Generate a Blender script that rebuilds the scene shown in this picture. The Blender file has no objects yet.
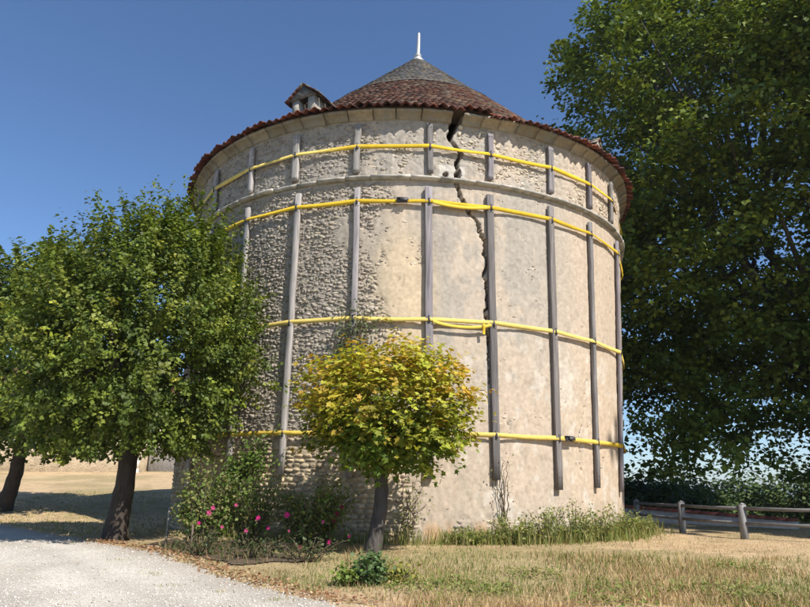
import bpy, math
import numpy as np
from mathutils import Matrix, Vector

RS = np.random.RandomState(7)
SC = bpy.context.scene
COL = SC.collection
rad = math.radians

# ------------------------------------------------------------------ camera
cam_d = bpy.data.cameras.new('camera'); cam = bpy.data.objects.new('camera', cam_d); COL.objects.link(cam)
cam_d.sensor_width = 36.0; cam_d.lens = 615.0 / 810.0 * 36.0; cam_d.clip_end = 9000; cam_d.clip_start = 0.1
EYE = 1.1
cam.matrix_world = (Matrix.Translation((0, 0, EYE)) @ Matrix.Rotation(rad(90 + 16.74), 4, 'X') @ Matrix.Rotation(rad(0.7), 4, 'Z'))
SC.camera = cam

# ------------------------------------------------------------------ sky, sun, exposure
SUN_AZ, SUN_EL = 138.0, 46.0          # clockwise from +Y
w = bpy.data.worlds.new('World'); SC.world = w; w.use_nodes = True
nt = w.node_tree; nt.nodes.clear()
wo = nt.nodes.new('ShaderNodeOutputWorld'); bg = nt.nodes.new('ShaderNodeBackground'); sk = nt.nodes.new('ShaderNodeTexSky')
sk.sky_type = 'NISHITA'; sk.sun_disc = False; sk.sun_elevation = rad(SUN_EL); sk.sun_rotation = rad(SUN_AZ)
sk.air_density = 1.0; sk.dust_density = 0.2; sk.ozone_density = 7.5; sk.altitude = 0
bg.inputs['Strength'].default_value = 0.105
nt.links.new(sk.outputs[0], bg.inputs[0]); nt.links.new(bg.outputs[0], wo.inputs[0])
sd = bpy.data.lights.new('sun', 'SUN'); so = bpy.data.objects.new('sun', sd); COL.objects.link(so)
sd.energy = 5.0; sd.angle = rad(0.53); sd.color = (1.0, 0.94, 0.85)
sv = Vector((math.sin(rad(SUN_AZ)) * math.cos(rad(SUN_EL)), math.cos(rad(SUN_AZ)) * math.cos(rad(SUN_EL)), math.sin(rad(SUN_EL))))
so.rotation_euler = sv.to_track_quat('Z', 'Y').to_euler(); so.location = sv * 60
SC.view_settings.view_transform = 'Standard'; SC.view_settings.look = 'None'
SC.view_settings.exposure = 0.58; SC.view_settings.gamma = 1.0; SC.view_settings.use_curve_mapping = False

# ------------------------------------------------------------------ numeric helpers
def sm(a, b, x):
    t = np.clip((np.asarray(x, float) - a) / (b - a), 0, 1); return t * t * (3 - 2 * t)
def _hash(i, j, s):
    h = (i.astype(np.int64) * 374761393 + j.astype(np.int64) * 668265263 + s * 974634777) & 0x7fffffff
    h = ((h ^ (h >> 13)) * 1274126177) & 0x7fffffff
    return ((h ^ (h >> 16)) & 0xffff) / 65535.0
def noise(x, y, s=0):
    x = np.asarray(x, float); y = np.asarray(y, float)
    i = np.floor(x); j = np.floor(y); u = x - i; v = y - j
    u = u * u * (3 - 2 * u); v = v * v * (3 - 2 * v)
    a = _hash(i, j, s); b = _hash(i + 1, j, s); c = _hash(i, j + 1, s); d = _hash(i + 1, j + 1, s)
    return a + (b - a) * u + (c - a) * v + (a - b - c + d) * u * v
def fbm(x, y, o=4, s=0):
    t = 0; a = .5; n = 0
    for k in range(o):
        t = t + a * noise(x * 2 ** k, y * 2 ** k, s + k * 17); n += a; a *= .5
    return t / n
def unit(v):
    return v / np.maximum(np.linalg.norm(v, axis=-1, keepdims=True), 1e-9)

class MB:
    """collects verts, faces and colours, links ONE mesh object"""
    def __init__(s): s.v = []; s.f = []; s.c = []; s.n = 0
    def add(s, V, F, c=None):
        V = np.asarray(V, float).reshape(-1, 3)
        if not isinstance(F, list): F = [F]
        for f in F:
            f = np.asarray(f, np.int64); s.f.append(f + s.n)
        s.v.append(V)
        if c is None: c = (1, 1, 1)
        c = np.asarray(c, float)
        if c.ndim == 1: c = np.tile(c[:3], (len(V), 1))
        s.c.append(c[:, :3]); s.n += len(V)
    def box(s, c, X, Y, Z, col=None):
        c, X, Y, Z = [np.asarray(q, float) for q in (c, X, Y, Z)]
        V = [c + a * X + b * Y + d * Z for d in (-1, 1) for (a, b) in ((-1, -1), (1, -1), (1, 1), (-1, 1))]
        s.add(V, np.array([[3, 2, 1, 0], [4, 5, 6, 7], [0, 1, 5, 4], [1, 2, 6, 5], [2, 3, 7, 6], [3, 0, 4, 7]]), col)
    def tube(s, P, r, n=8, col=None, rough=0.0):
        P = np.asarray(P, float); r = np.broadcast_to(np.asarray(r, float), (len(P),))
        T = unit(np.gradient(P, axis=0)); ref = np.array([0.31, 0.17, 0.93]) if abs(T[:, 2]).mean() < .8 else np.array([1., .1, 0])
        A = unit(np.cross(T, ref)); B = np.cross(T, A)
        a = np.arange(n) / n * 2 * np.pi
        rr = r[:, None] * (1 + rough * (RS.rand(len(P), n) - .5))
        V = P[:, None] + rr[..., None] * (np.cos(a)[None, :, None] * A[:, None] + np.sin(a)[None, :, None] * B[:, None])
        i = np.arange(len(P) - 1)[:, None] * n; j = np.arange(n)[None]; k = (j + 1) % n
        F = np.stack([i + j, i + k, i + n + k, i + n + j], -1).reshape(-1, 4)
        m = len(P) * n
        s.add(V.reshape(-1, 3), [F, np.arange(n)[None, ::-1], (m - n + np.arange(n))[None]], col)
    def mesh(s, name, smooth=False):
        me = bpy.data.meshes.new(name)
        V = np.concatenate(s.v).astype(np.float32); C = np.concatenate(s.c)
        me.vertices.add(len(V)); me.vertices.foreach_set('co', V.ravel())
        L = np.concatenate([f.ravel() for f in s.f]).astype(np.int32)
        tot = np.concatenate([np.full(len(f), f.shape[1]) for f in s.f]).astype(np.int32)
        st = np.concatenate([[0], np.cumsum(tot)[:-1]]).astype(np.int32)
        me.loops.add(len(L)); me.loops.foreach_set('vertex_index', L)
        me.polygons.add(len(tot)); me.polygons.foreach_set('loop_start', st); me.polygons.foreach_set('loop_total', tot)
        if smooth: me.polygons.foreach_set('use_smooth', np.ones(len(tot), bool))
        at = me.color_attributes.new('Col', 'FLOAT_COLOR', 'POINT')
        at.data.foreach_set('color', np.concatenate([C, np.ones((len(C), 1))], 1).astype(np.float32).ravel())
        me.update(calc_edges=True); me.validate()
        return me
    def build(s, name, mat, parent=None, smooth=False, kind=None):
        me = s.mesh(name, smooth); me.materials.append(mat)
        return link(name, me, parent, kind)

def link(name, me, parent=None, kind=None):
    o = bpy.data.objects.new(name, me); COL.objects.link(o)
    if parent is not None:
        o.parent = parent
        if parent.type == 'EMPTY': o.matrix_parent_inverse = Matrix.Translation(-parent.location)
    if kind: o['kind'] = kind
    return o
def tag(o, label, cat, group=None):
    o['label'] = label; o['category'] = cat
    if group: o['group'] = group
    return o
def thing(name, loc, label, cat, group=None):
    o = bpy.data.objects.new(name, None); COL.objects.link(o); o.location = loc; o.empty_display_size = .2
    return tag(o, label, cat, group)

# ------------------------------------------------------------------ materials
def mat(name, base=(1, 1, 1), rough=.85, attr=True, nscale=8., namp=.25, bump=.3, bscale=40., bdist=.01, stretch=(1, 1, 1), trans=0., spec=.3, metal=0., objvar=0., n2=None):
    m = bpy.data.materials.new(name); m.use_nodes = True; t = m.node_tree; N = t.nodes; Lk = t.links
    p = N['Principled BSDF']; out = N['Material Output']
    p.inputs['Roughness'].default_value = rough; p.inputs['Specular IOR Level'].default_value = spec; p.inputs['Metallic'].default_value = metal
    tc = N.new('ShaderNodeNewGeometry'); mp = N.new('ShaderNodeVectorMath'); mp.operation = 'MULTIPLY'; mp.inputs[1].default_value = stretch
    Lk.new(tc.outputs['Position'], mp.inputs[0])
    nz = N.new('ShaderNodeTexNoise'); nz.inputs['Scale'].default_value = nscale; nz.inputs['Detail'].default_value = 7; nz.inputs['Roughness'].default_value = .65
    Lk.new(mp.outputs[0], nz.inputs['Vector'])
    mr = N.new('ShaderNodeMapRange'); mr.inputs['From Min'].default_value = .25; mr.inputs['From Max'].default_value = .75
    mr.inputs['To Min'].default_value = 1 - namp; mr.inputs['To Max'].default_value = 1 + namp
    Lk.new(nz.outputs['Fac'], mr.inputs['Value'])
    mul = N.new('ShaderNodeMix'); mul.data_type = 'RGBA'; mul.blend_type = 'MULTIPLY'; mul.inputs['Factor'].default_value = 1
    if attr:
        a = N.new('ShaderNodeAttribute'); a.attribute_name = 'Col'; Lk.new(a.outputs['Color'], mul.inputs['A'])
    else: mul.inputs['A'].default_value = (*base, 1)
    Lk.new(mr.outputs[0], mul.inputs['B']); c = mul.outputs['Result']
    if objvar:
        oi = N.new('ShaderNodeObjectInfo'); r2 = N.new('ShaderNodeMapRange'); r2.inputs['To Min'].default_value = 1 - objvar; r2.inputs['To Max'].default_value = 1 + objvar
        Lk.new(oi.outputs['Random'], r2.inputs['Value']); m2 = N.new('ShaderNodeMix'); m2.data_type = 'RGBA'; m2.blend_type = 'MULTIPLY'; m2.inputs['Factor'].default_value = 1
        Lk.new(c, m2.inputs['A']); Lk.new(r2.outputs[0], m2.inputs['B']); c = m2.outputs['Result']
    if n2:   # blotches of a second colour: (colour, scale, lo, hi)
        z = N.new('ShaderNodeTexNoise'); z.inputs['Scale'].default_value = n2[1]; z.inputs['Detail'].default_value = 6; Lk.new(mp.outputs[0], z.inputs['Vector'])
        q = N.new('ShaderNodeMapRange'); q.inputs['From Min'].default_value = n2[2]; q.inputs['From Max'].default_value = n2[3]; Lk.new(z.outputs['Fac'], q.inputs['Value'])
        m3 = N.new('ShaderNodeMix'); m3.data_type = 'RGBA'; Lk.new(q.outputs[0], m3.inputs['Factor']); Lk.new(c, m3.inputs['A']); m3.inputs['B'].default_value = (*n2[0], 1); c = m3.outputs['Result']
    Lk.new(c, p.inputs['Base Color'])
    if bump:
        b = N.new('ShaderNodeBump'); b.inputs['Strength'].default_value = bump; b.inputs['Distance'].default_value = bdist
        z2 = N.new('ShaderNodeTexNoise'); z2.inputs['Scale'].default_value = bscale; z2.inputs['Detail'].default_value = 5; Lk.new(mp.outputs[0], z2.inputs['Vector'])
        Lk.new(z2.outputs['Fac'], b.inputs['Height']); Lk.new(b.outputs[0], p.inputs['Normal'])
    if trans:
        tr = N.new('ShaderNodeBsdfTranslucent'); ms = N.new('ShaderNodeMixShader'); ms.inputs[0].default_value = trans
        br = N.new('ShaderNodeMix'); br.data_type = 'RGBA'; br.blend_type = 'MULTIPLY'; br.inputs['Factor'].default_value = 1; br.inputs['B'].default_value = (1.25, 1.3, .55, 1)
        Lk.new(c, br.inputs['A']); Lk.new(br.outputs['Result'], tr.inputs['Color'])
        Lk.new(p.outputs[0], ms.inputs[1]); Lk.new(tr.outputs[0], ms.inputs[2]); Lk.new(ms.outputs[0], out.inputs['Surface'])
    return m

M_wall = mat('lime_plaster', nscale=11, namp=.20, bump=.45, bscale=75, bdist=.006)
M_stone = mat('rubble_stone', nscale=22, namp=.3, bump=.6, bscale=70, bdist=.012)
M_corn = mat('cornice_stone', nscale=9, namp=.28, bump=.4, bscale=45, objvar=.12, n2=((.22, .215, .19), 3.0, .48, .68))
M_tile = mat('clay_tile', nscale=30, namp=.35, bump=.4, bscale=60, objvar=.35)
M_slate = mat('slate', nscale=18, namp=.3, bump=.3, rough=.75)
M_zinc = mat('zinc', (.46, .465, .46), rough=.5, attr=False, nscale=20, namp=.15, metal=.35, bump=.1)
M_wood = mat('weathered_wood', nscale=22, namp=.55, bump=.6, bscale=60, bdist=.006, stretch=(1, 1, .06), objvar=.16)
M_strap = mat('yellow_webbing', nscale=9, namp=.16, bump=0, rough=.8, spec=.15)
M_steel = mat('dark_steel', (.09, .085, .09), rough=.55, attr=False, nscale=40, metal=.5, bump=.1)
M_dark = mat('roof_timber', (.07, .05, .035), attr=False, bump=.2)
M_leaf = mat('leaf', rough=.55, nscale=3, namp=.2, bump=0, trans=.3, spec=.3)
M_leafd = mat('leaf_dark', rough=.6, nscale=2, namp=.2, bump=0, trans=.2, spec=.18)
M_petal = mat('petal', rough=.6, nscale=12, namp=.15, bump=0, trans=.25)
M_bark = mat('bark', nscale=14, namp=.45, bump=.9, bscale=22, bdist=.04, stretch=(1, 1, .3))
M_stem = mat('green_stem', nscale=20, namp=.3, bump=.2)
M_grass = mat('grass_blade', rough=.7, nscale=.8, namp=.25, bump=0, trans=.25)
M_ground = mat('dry_lawn', nscale=5, namp=.3, bump=.8, bscale=30, bdist=.04)
M_gravel = mat('white_gravel', nscale=30, namp=.3, bump=1., bscale=55, bdist=.03)
M_peb = mat('pebble', nscale=60, namp=.15, bump=.2)
M_soil = mat('soil', (.12, .088, .058), attr=False, nscale=9, namp=.5, bump=1., bscale=35, bdist=.04)
M_barn = mat('pale_limestone', nscale=2.5, namp=.3, bump=.8, bscale=9, bdist=.05)
M_fence = mat('fence_paint', nscale=15, namp=.25, bump=.3, n2=((.20, .195, .18), 5, .5, .75))
M_hill = mat('wooded_hill', nscale=.02, namp=.4, bump=0)

# ------------------------------------------------------------------ terrain
def gz(x, y):
    x = np.asarray(x, float); y = np.asarray(y, float)
    z = .13 * sm(7.3, 10.4, y) + .03 * (fbm(x * .5, y * .5, 3, 5) - .5)
    z = z + .078 * np.clip(y - 18, 0, 34) * sm(-5, -9, x)
    right = sm(3, 9, x) * (1 - sm(1e5, 2e5, y))
    z = z - right * 4.6 * sm(21, 62, y)
    far = sm(60, 220, np.hypot(x, y))
    return z * (1 - far) + far * (-4.6)

def grid_sheet(xs, ys, zf, mask=None, colf=None):
    X, Y = np.meshgrid(xs, ys, indexing='xy'); Z = zf(X, Y)
    n = len(xs); i = np.arange(len(ys) - 1)[:, None] * n; j = np.arange(n - 1)[None]
    F = np.stack([i + j, i + j + 1, i + n + j + 1, i + n + j], -1).reshape(-1, 4)
    V = np.stack([X, Y, Z], -1).reshape(-1, 3)
    if mask is not None:
        mk = mask(V[:, 0], V[:, 1]); F = F[mk[F].all(1)]
        u = np.unique(F); mp = np.zeros(len(V), int); mp[u] = np.arange(len(u)); V = V[u]; F = mp[F]
    return V, F, (colf(V[:, 0], V[:, 1]) if colf else None)

DRIVE = [(-14, 19.5), (-10.4, 16.6), (-7, 13.2), (-4.95, 11.15), (-3.6, 9.9), (-2.75, 8.95), (-1.6, 7.75), (-.73, 6.8), (.6, 5.0), (3, 0)]
def drive_d(x, y):
    """signed distance-like: >0 inside gravel"""
    P = np.array(DRIVE)[::-1]
    bx = np.interp(y, P[:, 1], P[:, 0])
    return (bx - x) * .75
def lawn_col(x, y):
    g = sm(.42, .62, fbm(x * .33 + 7, y * .33, 4, 3)) * .55
    f = fbm(x * 2.2, y * 2.2, 4, 9)
    straw = np.stack([.47 + 0 * x, .345 + 0 * x, .20 + 0 * x], -1); green = np.array([.17, .17, .06]); brown = np.array([.27, .185, .10])
    c = straw + (green - straw) * g[..., None] * .8
    c = c + (brown - c) * (sm(.5, .75, f) * .5)[..., None]
    far = sm(45, 120, np.hypot(x, y))[..., None]
    return c * (1 - far) + far * np.array([.10, .13, .05])
xs = np.concatenate([-np.geomspace(40, 5000, 26)[::-1], np.linspace(-39, 29, 230), np.geomspace(30, 5000, 28)])
ys = np.concatenate([-np.geomspace(4, 3000, 16)[::-1], np.linspace(-3.5, 42, 200), np.geomspace(43, 7000, 36)])
m = MB(); V, F, C = grid_sheet(xs, ys, gz, None, lawn_col); m.add(V, F, C)
ground = m.build('ground', M_ground, smooth=True, kind='structure')

m = MB()
def dcol(x, y):
    f = fbm(x * 1.3, y * 1.3, 4, 21)[..., None]
    edge = sm(.9, .05, drive_d(x, y))[..., None] * .6
    c = np.array([.58, .535, .465]) * (.74 + .5 * f)
    rut = np.maximum(np.exp(-((drive_d(x, y) - 1.3) / .22) ** 2), np.exp(-((drive_d(x, y) - 2.6) / .25) ** 2))[..., None]; dirt = sm(.5, .7, fbm(x * .6, y * .6, 4, 27))[..., None]
    c = c * (1 - .16 * rut * (.4 + f)); c = c + (np.array([.42, .37, .30]) - c) * dirt * .45
    return c + (np.array([.34, .29, .23]) - c) * edge
V, F, C = grid_sheet(np.arange(-16, 3.2, .09), np.arange(0.5, 19.6, .09), lambda x, y: gz(x, y) + .012 + .012 * fbm(x * 6, y * 6, 2, 31),
                     lambda x, y: drive_d(x, y) + .35 * (fbm(x * 2.5, y * 2.5, 3, 41) - .5) > 0, dcol)
m.add(V, F, C); m.build('gravel_drive', M_gravel, smooth=True, kind='structure')

m = MB()
BED = lambda x, y: (drive_d(x, y) < -.25 + .3 * (fbm(x * 3, y * 3, 3, 51) - .5)) & (y > 9.3 + 1.1 * (fbm(x * 1.3, y * .3, 3, 57) - .5)) & (x < -.85 + .5 * (fbm(x * 2, y * 2, 3, 52) - .5)) & (x > -4.4) & (np.hypot(x + .14, y - 18.3) > 5.9) & (y - 8.4 > -.55 * (x + 3.2)) & (drive_d(x, y) > -1.5)
V, F, C = grid_sheet(np.arange(-5, .6, .07), np.arange(7, 13.6, .07), lambda x, y: gz(x, y) + .006 + .02 * fbm(x * 3, y * 3, 3, 61), BED)
m.add(V, F); m.build('soil_bed', M_soil, smooth=True, kind='structure')

# far hills
for (yy, h, amp, sd_, c) in ((1700, 2.0, 10, 71, (.055, .085, .035)), (2900, 9, 26, 75, (.06, .085, .04))):
    m = MB(); x = np.linspace(-2600, 3600, 160); top = -4.6 + h + amp * fbm(x / 420, 0 * x, 4, sd_)
    n = len(x); V = np.concatenate([np.stack([x, 0 * x + yy - 260, 0 * x - 6], -1), np.stack([x, 0 * x + yy - 60, top * .75], -1), np.stack([x, 0 * x + yy, top], -1), np.stack([x, 0 * x + yy + 500, 0 * x - 6], -1)])
    i = np.arange(n - 1); F = np.concatenate([np.stack([k * n + i, k * n + i + 1, (k + 1) * n + i + 1, (k + 1) * n + i], -1) for k in range(3)])
    m.add(V, F, c); m.build('hills', M_hill, smooth=True, kind='structure')

# ------------------------------------------------------------------ the round tower
CX, CY, R0 = -.14, 18.3, 6.02
def bulge(th, z): return z / 8 * (.13 + .42 * sm(10, 70, th) * sm(175, 120, th))
def S(th, z, off=0.):
    th = np.asarray(th, float); z = np.asarray(z, float); r = R0 + off + bulge(th, z); a = np.radians(th)
    return np.stack([CX + r * np.sin(a), CY - r * np.cos(a), z + 0 * r], -1)
def frame(th):
    a = math.radians(th); return np.array([math.cos(a), math.sin(a), 0]), np.array([math.sin(a), -math.cos(a), 0])
TOWER = thing('dovecote_tower', (CX, CY, 0), 'cracked round stone dovecote with conical tiled roof, strapped with yellow bands', 'tower')

CR = np.array([(9.4, 11.3), (9.14, 10.95), (8.63, 10.8), (8.42, 12.4), (8.23, 12.6), (8.01, 11.6), (7.77, 12.15), (7.48, 12.2), (7.24, 12.2), (6.91, 14.2), (6.65, 16.3), (6.29, 17.5), (5.88, 17.9), (5.52, 17.6), (5.1, 17.95), (4.68, 17.85), (3.97, 17.95), (3.3, 18.4)])[::-1]
def crack_d(th, z):
    """distance in metres from the crack's centre line, and its half width there"""
    q = z / .13; i = np.floor(q); f = q - i; j0 = _hash(i, 0 * i, 81); j1 = _hash(i + 1, 0 * i, 81); jig = 1.0 * (j0 + (j1 - j0) * f - .5)
    q = z / .05; i = np.floor(q); jig = jig + .35 * (_hash(i, 0 * i, 82) - .5)
    c = np.interp(z, CR[:, 0], CR[:, 1]) + jig
    hw = np.interp(z, [3.0, 3.6, 4.5, 6.0, 6.6, 6.95, 7.5, 8.0, 8.6, 9.0, 9.4], [0, .016, .03, .036, .036, .042, .044, .05, .055, .06, .065]) * (.6 + .8 * noise(z * 5, 0 * z, 83))
    return np.abs(th - c) * math.pi / 180 * 6.1, hw
HOLES = [(9.4, 7.78, .055), (12.0, 7.80, .075)]
def exposure(th, z):
    n1 = fbm(th * .16, z * .95, 5, 101); n2 = fbm(th * .45 + 9, z * 2.7, 4, 111)
    e = sm(-1, -8, th + (n1 - .5) * 20 - 8 * sm(3, 1.2, z))                          # bare rubble on the left flank
    e = e * (1 - .8 * sm(.54, .62, n1) * sm(-17, -8, th) * sm(1.9, 2.6, z))
    mid = .38 * sm(.48, .60, n1) * sm(-12, -4, th) * sm(14, 6, th) * sm(4.6, 5.6, z)
    right = sm(16, 20, th) * sm(42, 32, th) * sm(3.6, 5.2, z) * sm(.46, .60, n2) * .42
    top = sm(7.6, 7.75, z) * (sm(.40, .56, n1 * .4 + n2 * .6) * .56 + .3 * sm(-2, -20, th))
    foot = sm(1.1, .35, z) * sm(1, 5, th) * sm(30, 16, th) * sm(.45, .55, n1) * .7
    scab = sm(.62, .72, n2) * .42 * sm(-8, 4, th)
    e = np.where(z > 7.62, np.maximum(top, .5 * e), e)
    return np.clip(np.maximum.reduce([e, mid, right, foot, scab]), 0, 1)

def wall_cols(th, z):
    n1 = fbm(th * .12 + 3, z * .7, 5, 131); n2 = fbm(th * .5, z * 3, 4, 141); n3 = fbm(th * 1.2, z * 6, 3, 151)
    cream = np.array([.435, .365, .29]); warm = np.array([.465, .365, .265]); grey = np.array([.32, .295, .255]); white = np.array([.54, .49, .42])
    c = cream + (warm - cream) * (sm(5, 2.2, z) * .35 + sm(30, 50, th) * .45)[..., None]
    g = np.maximum(sm(.42, .60, n1), .75 * sm(.50, .66, n2)) * sm(48, 24, th) * (.25 + .75 * sm(2.5, 4.5, z)); c = c + (grey - c) * (g * .85)[..., None]
    wv = sm(.55, .70, n2) * sm(5.5, 3., z) * sm(8, 14, th); c = c + (white - c) * (wv * .65)[..., None]
    sand = sm(3.2, 1.2, np.hypot((th - 0) / 3.2, (z - 4.9) / .75)); c = c + (np.array([.56, .44, .29]) - c) * (sand * .8)[..., None]
    up = sm(7.6, 7.8, z) * sm(2, -18, th); c = c + (np.array([.27, .25, .215]) - c) * (up * .75)[..., None]
    lich = sm(8.85, 9.05, z + .3 * (n1 - .5)) * sm(60, 20, th); c = c + (np.array([.30, .275, .225]) - c) * (lich * .75)[..., None]
    org = sm(.62, .3, z) * sm(2, 7, th) * sm(24, 17, th) * sm(.40, .55, n2); c = c + (np.array([.45, .27, .13]) - c) * (org * .75)[..., None]
    drip = sm(.6, .78, fbm(th * 1.6, z * .25, 3, 161)) * sm(5.2, 7.4, z); c = c * (1 - .12 * drip)[..., None]
    spot = sm(.62, .75, fbm(th * .9 + 31, z * 5.2, 4, 165)) * sm(55, 25, th); c = c * (1 - .14 * spot)[..., None]
    pale = ((np.abs(th - 10.8) < 2.7) & (np.abs(z - 7.87) < .14)); c = np.where(pale[..., None], np.array([.44, .415, .37]), c)
    # old flank mortar
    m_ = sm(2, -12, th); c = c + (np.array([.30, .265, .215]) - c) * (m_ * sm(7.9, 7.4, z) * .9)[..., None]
    b_ = sm(2.4, 1.7, z) * sm(4, -3, th); c = c + (np.array([.37, .30, .20]) - c) * b_[..., None] * .8
    return c * (.9 + .2 * n3)[..., None]

th = np.concatenate([np.linspace(-180, -82, 40), np.linspace(-80, 80, 701), np.linspace(82, 180, 40)])
zz = np.concatenate([np.linspace(-.6, -.1, 5), np.linspace(0, 9.29, 376)])
TH, ZZ = np.meshgrid(th, zz, indexing='xy')
ex = exposure(TH, ZZ)
seam = sm(170, 178, np.abs(TH))
off = .02 * (fbm(TH * .35, ZZ * 2.1, 4, 171) - .5) + .012 * (fbm(TH * 1.6, ZZ * 9, 3, 181) - .5) + .006 * (noise(TH * 5, ZZ * 40, 191) - .5)
rgh = .034 * (noise(TH * 1.5, ZZ * 16, 193) - .5) + .022 * (noise(TH * 3.4, ZZ * 34, 194) - .5)
off = off + rgh * np.maximum.reduce([ex * .4, .45 * sm(7.66, 7.75, ZZ), .12 * sm(14, 20, TH) * sm(.42, .6, fbm(TH * .2, ZZ * 1.2, 3, 195))])
edge = ex + .25 * (fbm(TH * .9, ZZ * 5, 3, 201) - .5)
off = off - .012 * sm(.42, .52, edge)
cd, hw = crack_d(TH, ZZ)
gapm = (np.abs(TH - 11.7) < 1.1 + .5 * (noise(ZZ * 12, 0 * ZZ, 77) - .5)) & (ZZ > 8.97)
off = np.where((cd < hw) | gapm, off - 1.0, off)
for (a, b, r) in HOLES:
    off = np.where(np.hypot((TH - a) * math.pi / 180 * 6.1, ZZ - b) < r, -.7, off)
c2 = np.interp(ZZ, [1.5, 2.15, 2.6, 3.5], [40.7, 40.35, 41.95, 43.5]) + .5 * (noise(ZZ * 8, 0 * ZZ, 84) - .5)
off = np.where((np.abs(TH - c2) < .13) & (ZZ > 1.5) & (ZZ < 3.5), off - .05, off)
off = off * (1 - seam); off[:, -1] = off[:, 0]
P = S(TH, ZZ, off); n = len(th)
i = np.arange(len(zz) - 1)[:, None] * n; j = np.arange(n - 1)[None]
F = np.stack([i + j, i + j + 1, i + n + j + 1, i + n + j], -1).reshape(-1, 4)
cw = wall_cols(TH, ZZ)
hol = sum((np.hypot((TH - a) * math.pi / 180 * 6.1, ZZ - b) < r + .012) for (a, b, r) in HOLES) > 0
cw = np.where(((cd < hw + .008) | gapm | hol)[..., None], np.array([.11, .085, .062]), cw)        # shade inside crack, gap and holes painted in as dark earthy brown
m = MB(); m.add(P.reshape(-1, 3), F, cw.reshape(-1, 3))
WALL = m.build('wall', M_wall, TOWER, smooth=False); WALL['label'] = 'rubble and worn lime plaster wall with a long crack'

# rubble stones standing proud of the mortar
def stone_geo(th0, z0, w_, h_, p, rs, rot=0., rough=1.):
    k = 8; j_ = lambda: rs.uniform(-.16, .16) * rough
    base_ = np.array([(-1, -.9), (0, -1), (1, -.9), (1.03, 0), (1, .9), (0, 1), (-1, .9), (-1.03, 0)]); base_[::2] *= rs.uniform(.72, 1.0, (4, 1)); base_ = base_ + rs.uniform(-.13, .13, (8, 2)) * rough
    u0 = base_[:, 0] * w_ / 2; v0 = base_[:, 1] * h_ / 2
    u = u0 * math.cos(rot) - v0 * math.sin(rot); v = u0 * math.sin(rot) + v0 * math.cos(rot)
    ps = []; tilt = rs.uniform(-.45, .45, 2) * rough; ins = rs.uniform(.82, .95)
    for (s_, d) in ((1.0, -.07), (.97, p * .3 - .016), (ins, p)):
        uu = u * s_ + rs.uniform(-.007, .007, k); vv = v * s_ + rs.uniform(-.006, .006, k)
        dd = d + (rs.uniform(-.012, .010, k) * rough + tilt[0] * uu * .3 + tilt[1] * vv * .6 if s_ < 1 else 0)
        ps.append(S(th0 + np.degrees(uu / 6.1), z0 + vv, dd))
    V = np.concatenate(ps); r = np.arange(k); s_ = (r + 1) % k
    F4 = np.concatenate([np.stack([r + b, s_ + b, s_ + b + k, r + b + k], -1) for b in (0, k)])
    return V, [F4, (r + 2 * k)[None]]
rs = np.random.RandomState(11)
stones = []
z = .05
while z < 9.0:
    foot = z < 1.9
    hh = rs.uniform(.07, .11) if foot else rs.uniform(.04, .072)
    t_ = -74 + rs.uniform(0, 2)
    while t_ < 66:
        ww = rs.uniform(.10, .26) if foot else rs.choice([rs.uniform(.04, .08), rs.uniform(.07, .12), rs.uniform(.11, .19)])
        dt = math.degrees(ww / 6.1)
        zc = z + hh / 2 + (rs.uniform(-.008, .008) if foot else rs.uniform(-.03, .03)) + (.03 if foot else .09) * (fbm(t_ * .12, z * 1.1, 2, 19) - .5)
        hs = hh * (rs.uniform(.82, 1.02) if foot else rs.uniform(.75, 1.35))
        stones.append((t_ + dt / 2, zc, ww - rs.uniform(-.004, .014), hs - .002, 0 if foot else rs.normal() * .22))
        t_ += dt
    z += hh
stones = np.array(stones)
e = exposure(stones[:, 0], stones[:, 1]); cdist, chw = crack_d(stones[:, 0], stones[:, 1])
keep = (e > .22) & (cdist > chw + stones[:, 2] * .5) & ~((np.abs(stones[:, 1] - 7.63) < .1))
keep &= ~((np.abs(stones[:, 0] - 12) < 2.5) & (stones[:, 1] > 8.85))
for (a, b, r) in HOLES: keep &= np.hypot((stones[:, 0] - a) / 9.4, stones[:, 1] - b) > .28
stones = stones[keep]; e = e[keep]
foot = (stones[:, 1] < 1.85) & (stones[:, 0] > -33) & (stones[:, 0] < 1) & (stones[:, 1] > .25)
cand = np.where(foot)[0]; cand = cand[np.argsort(-(stones[cand, 2] * stones[cand, 3]))][:300]; single = set(cand.tolist())
mr = MB(); sc_ = wall_cols(stones[:, 0], stones[:, 1])
for k, (t_, zc, ww, hh, rot) in enumerate(stones):
    right = sm(-6, 6, t_); warm = float(sm(2.3, 1.6, zc) * sm(6, -2, t_))
    p = -.018 + .018 * e[k] + rs.uniform(-.011, .011) * (1 - .4 * right) + .006 * warm
    base = np.array([.325, .285, .23]) * (1 - warm) + np.array([.50, .405, .265]) * warm
    if zc > 7.6: base = np.array([.30, .275, .23]) if t_ < -6 else np.array([.47, .40, .30])
    elif t_ > 0 and zc > 1.9: base = np.array([.45, .385, .295])
    base = base * rs.uniform(.55, 1.35) * np.array([1 + rs.uniform(-.05, .06), 1, 1 + rs.uniform(-.10, .08)])
    base = base * .6 + sc_[k] * .4
    V, F = stone_geo(t_, zc, ww, hh, p, rs, rot)
    if k in single:
        mm = MB(); mm.add(V, F, base); mm.build('stone', M_stone, WALL, smooth=False)
    else: mr.add(V, F, base)
rub = mr.build('rubble_stones', M_stone, WALL, kind='stuff')

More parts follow.
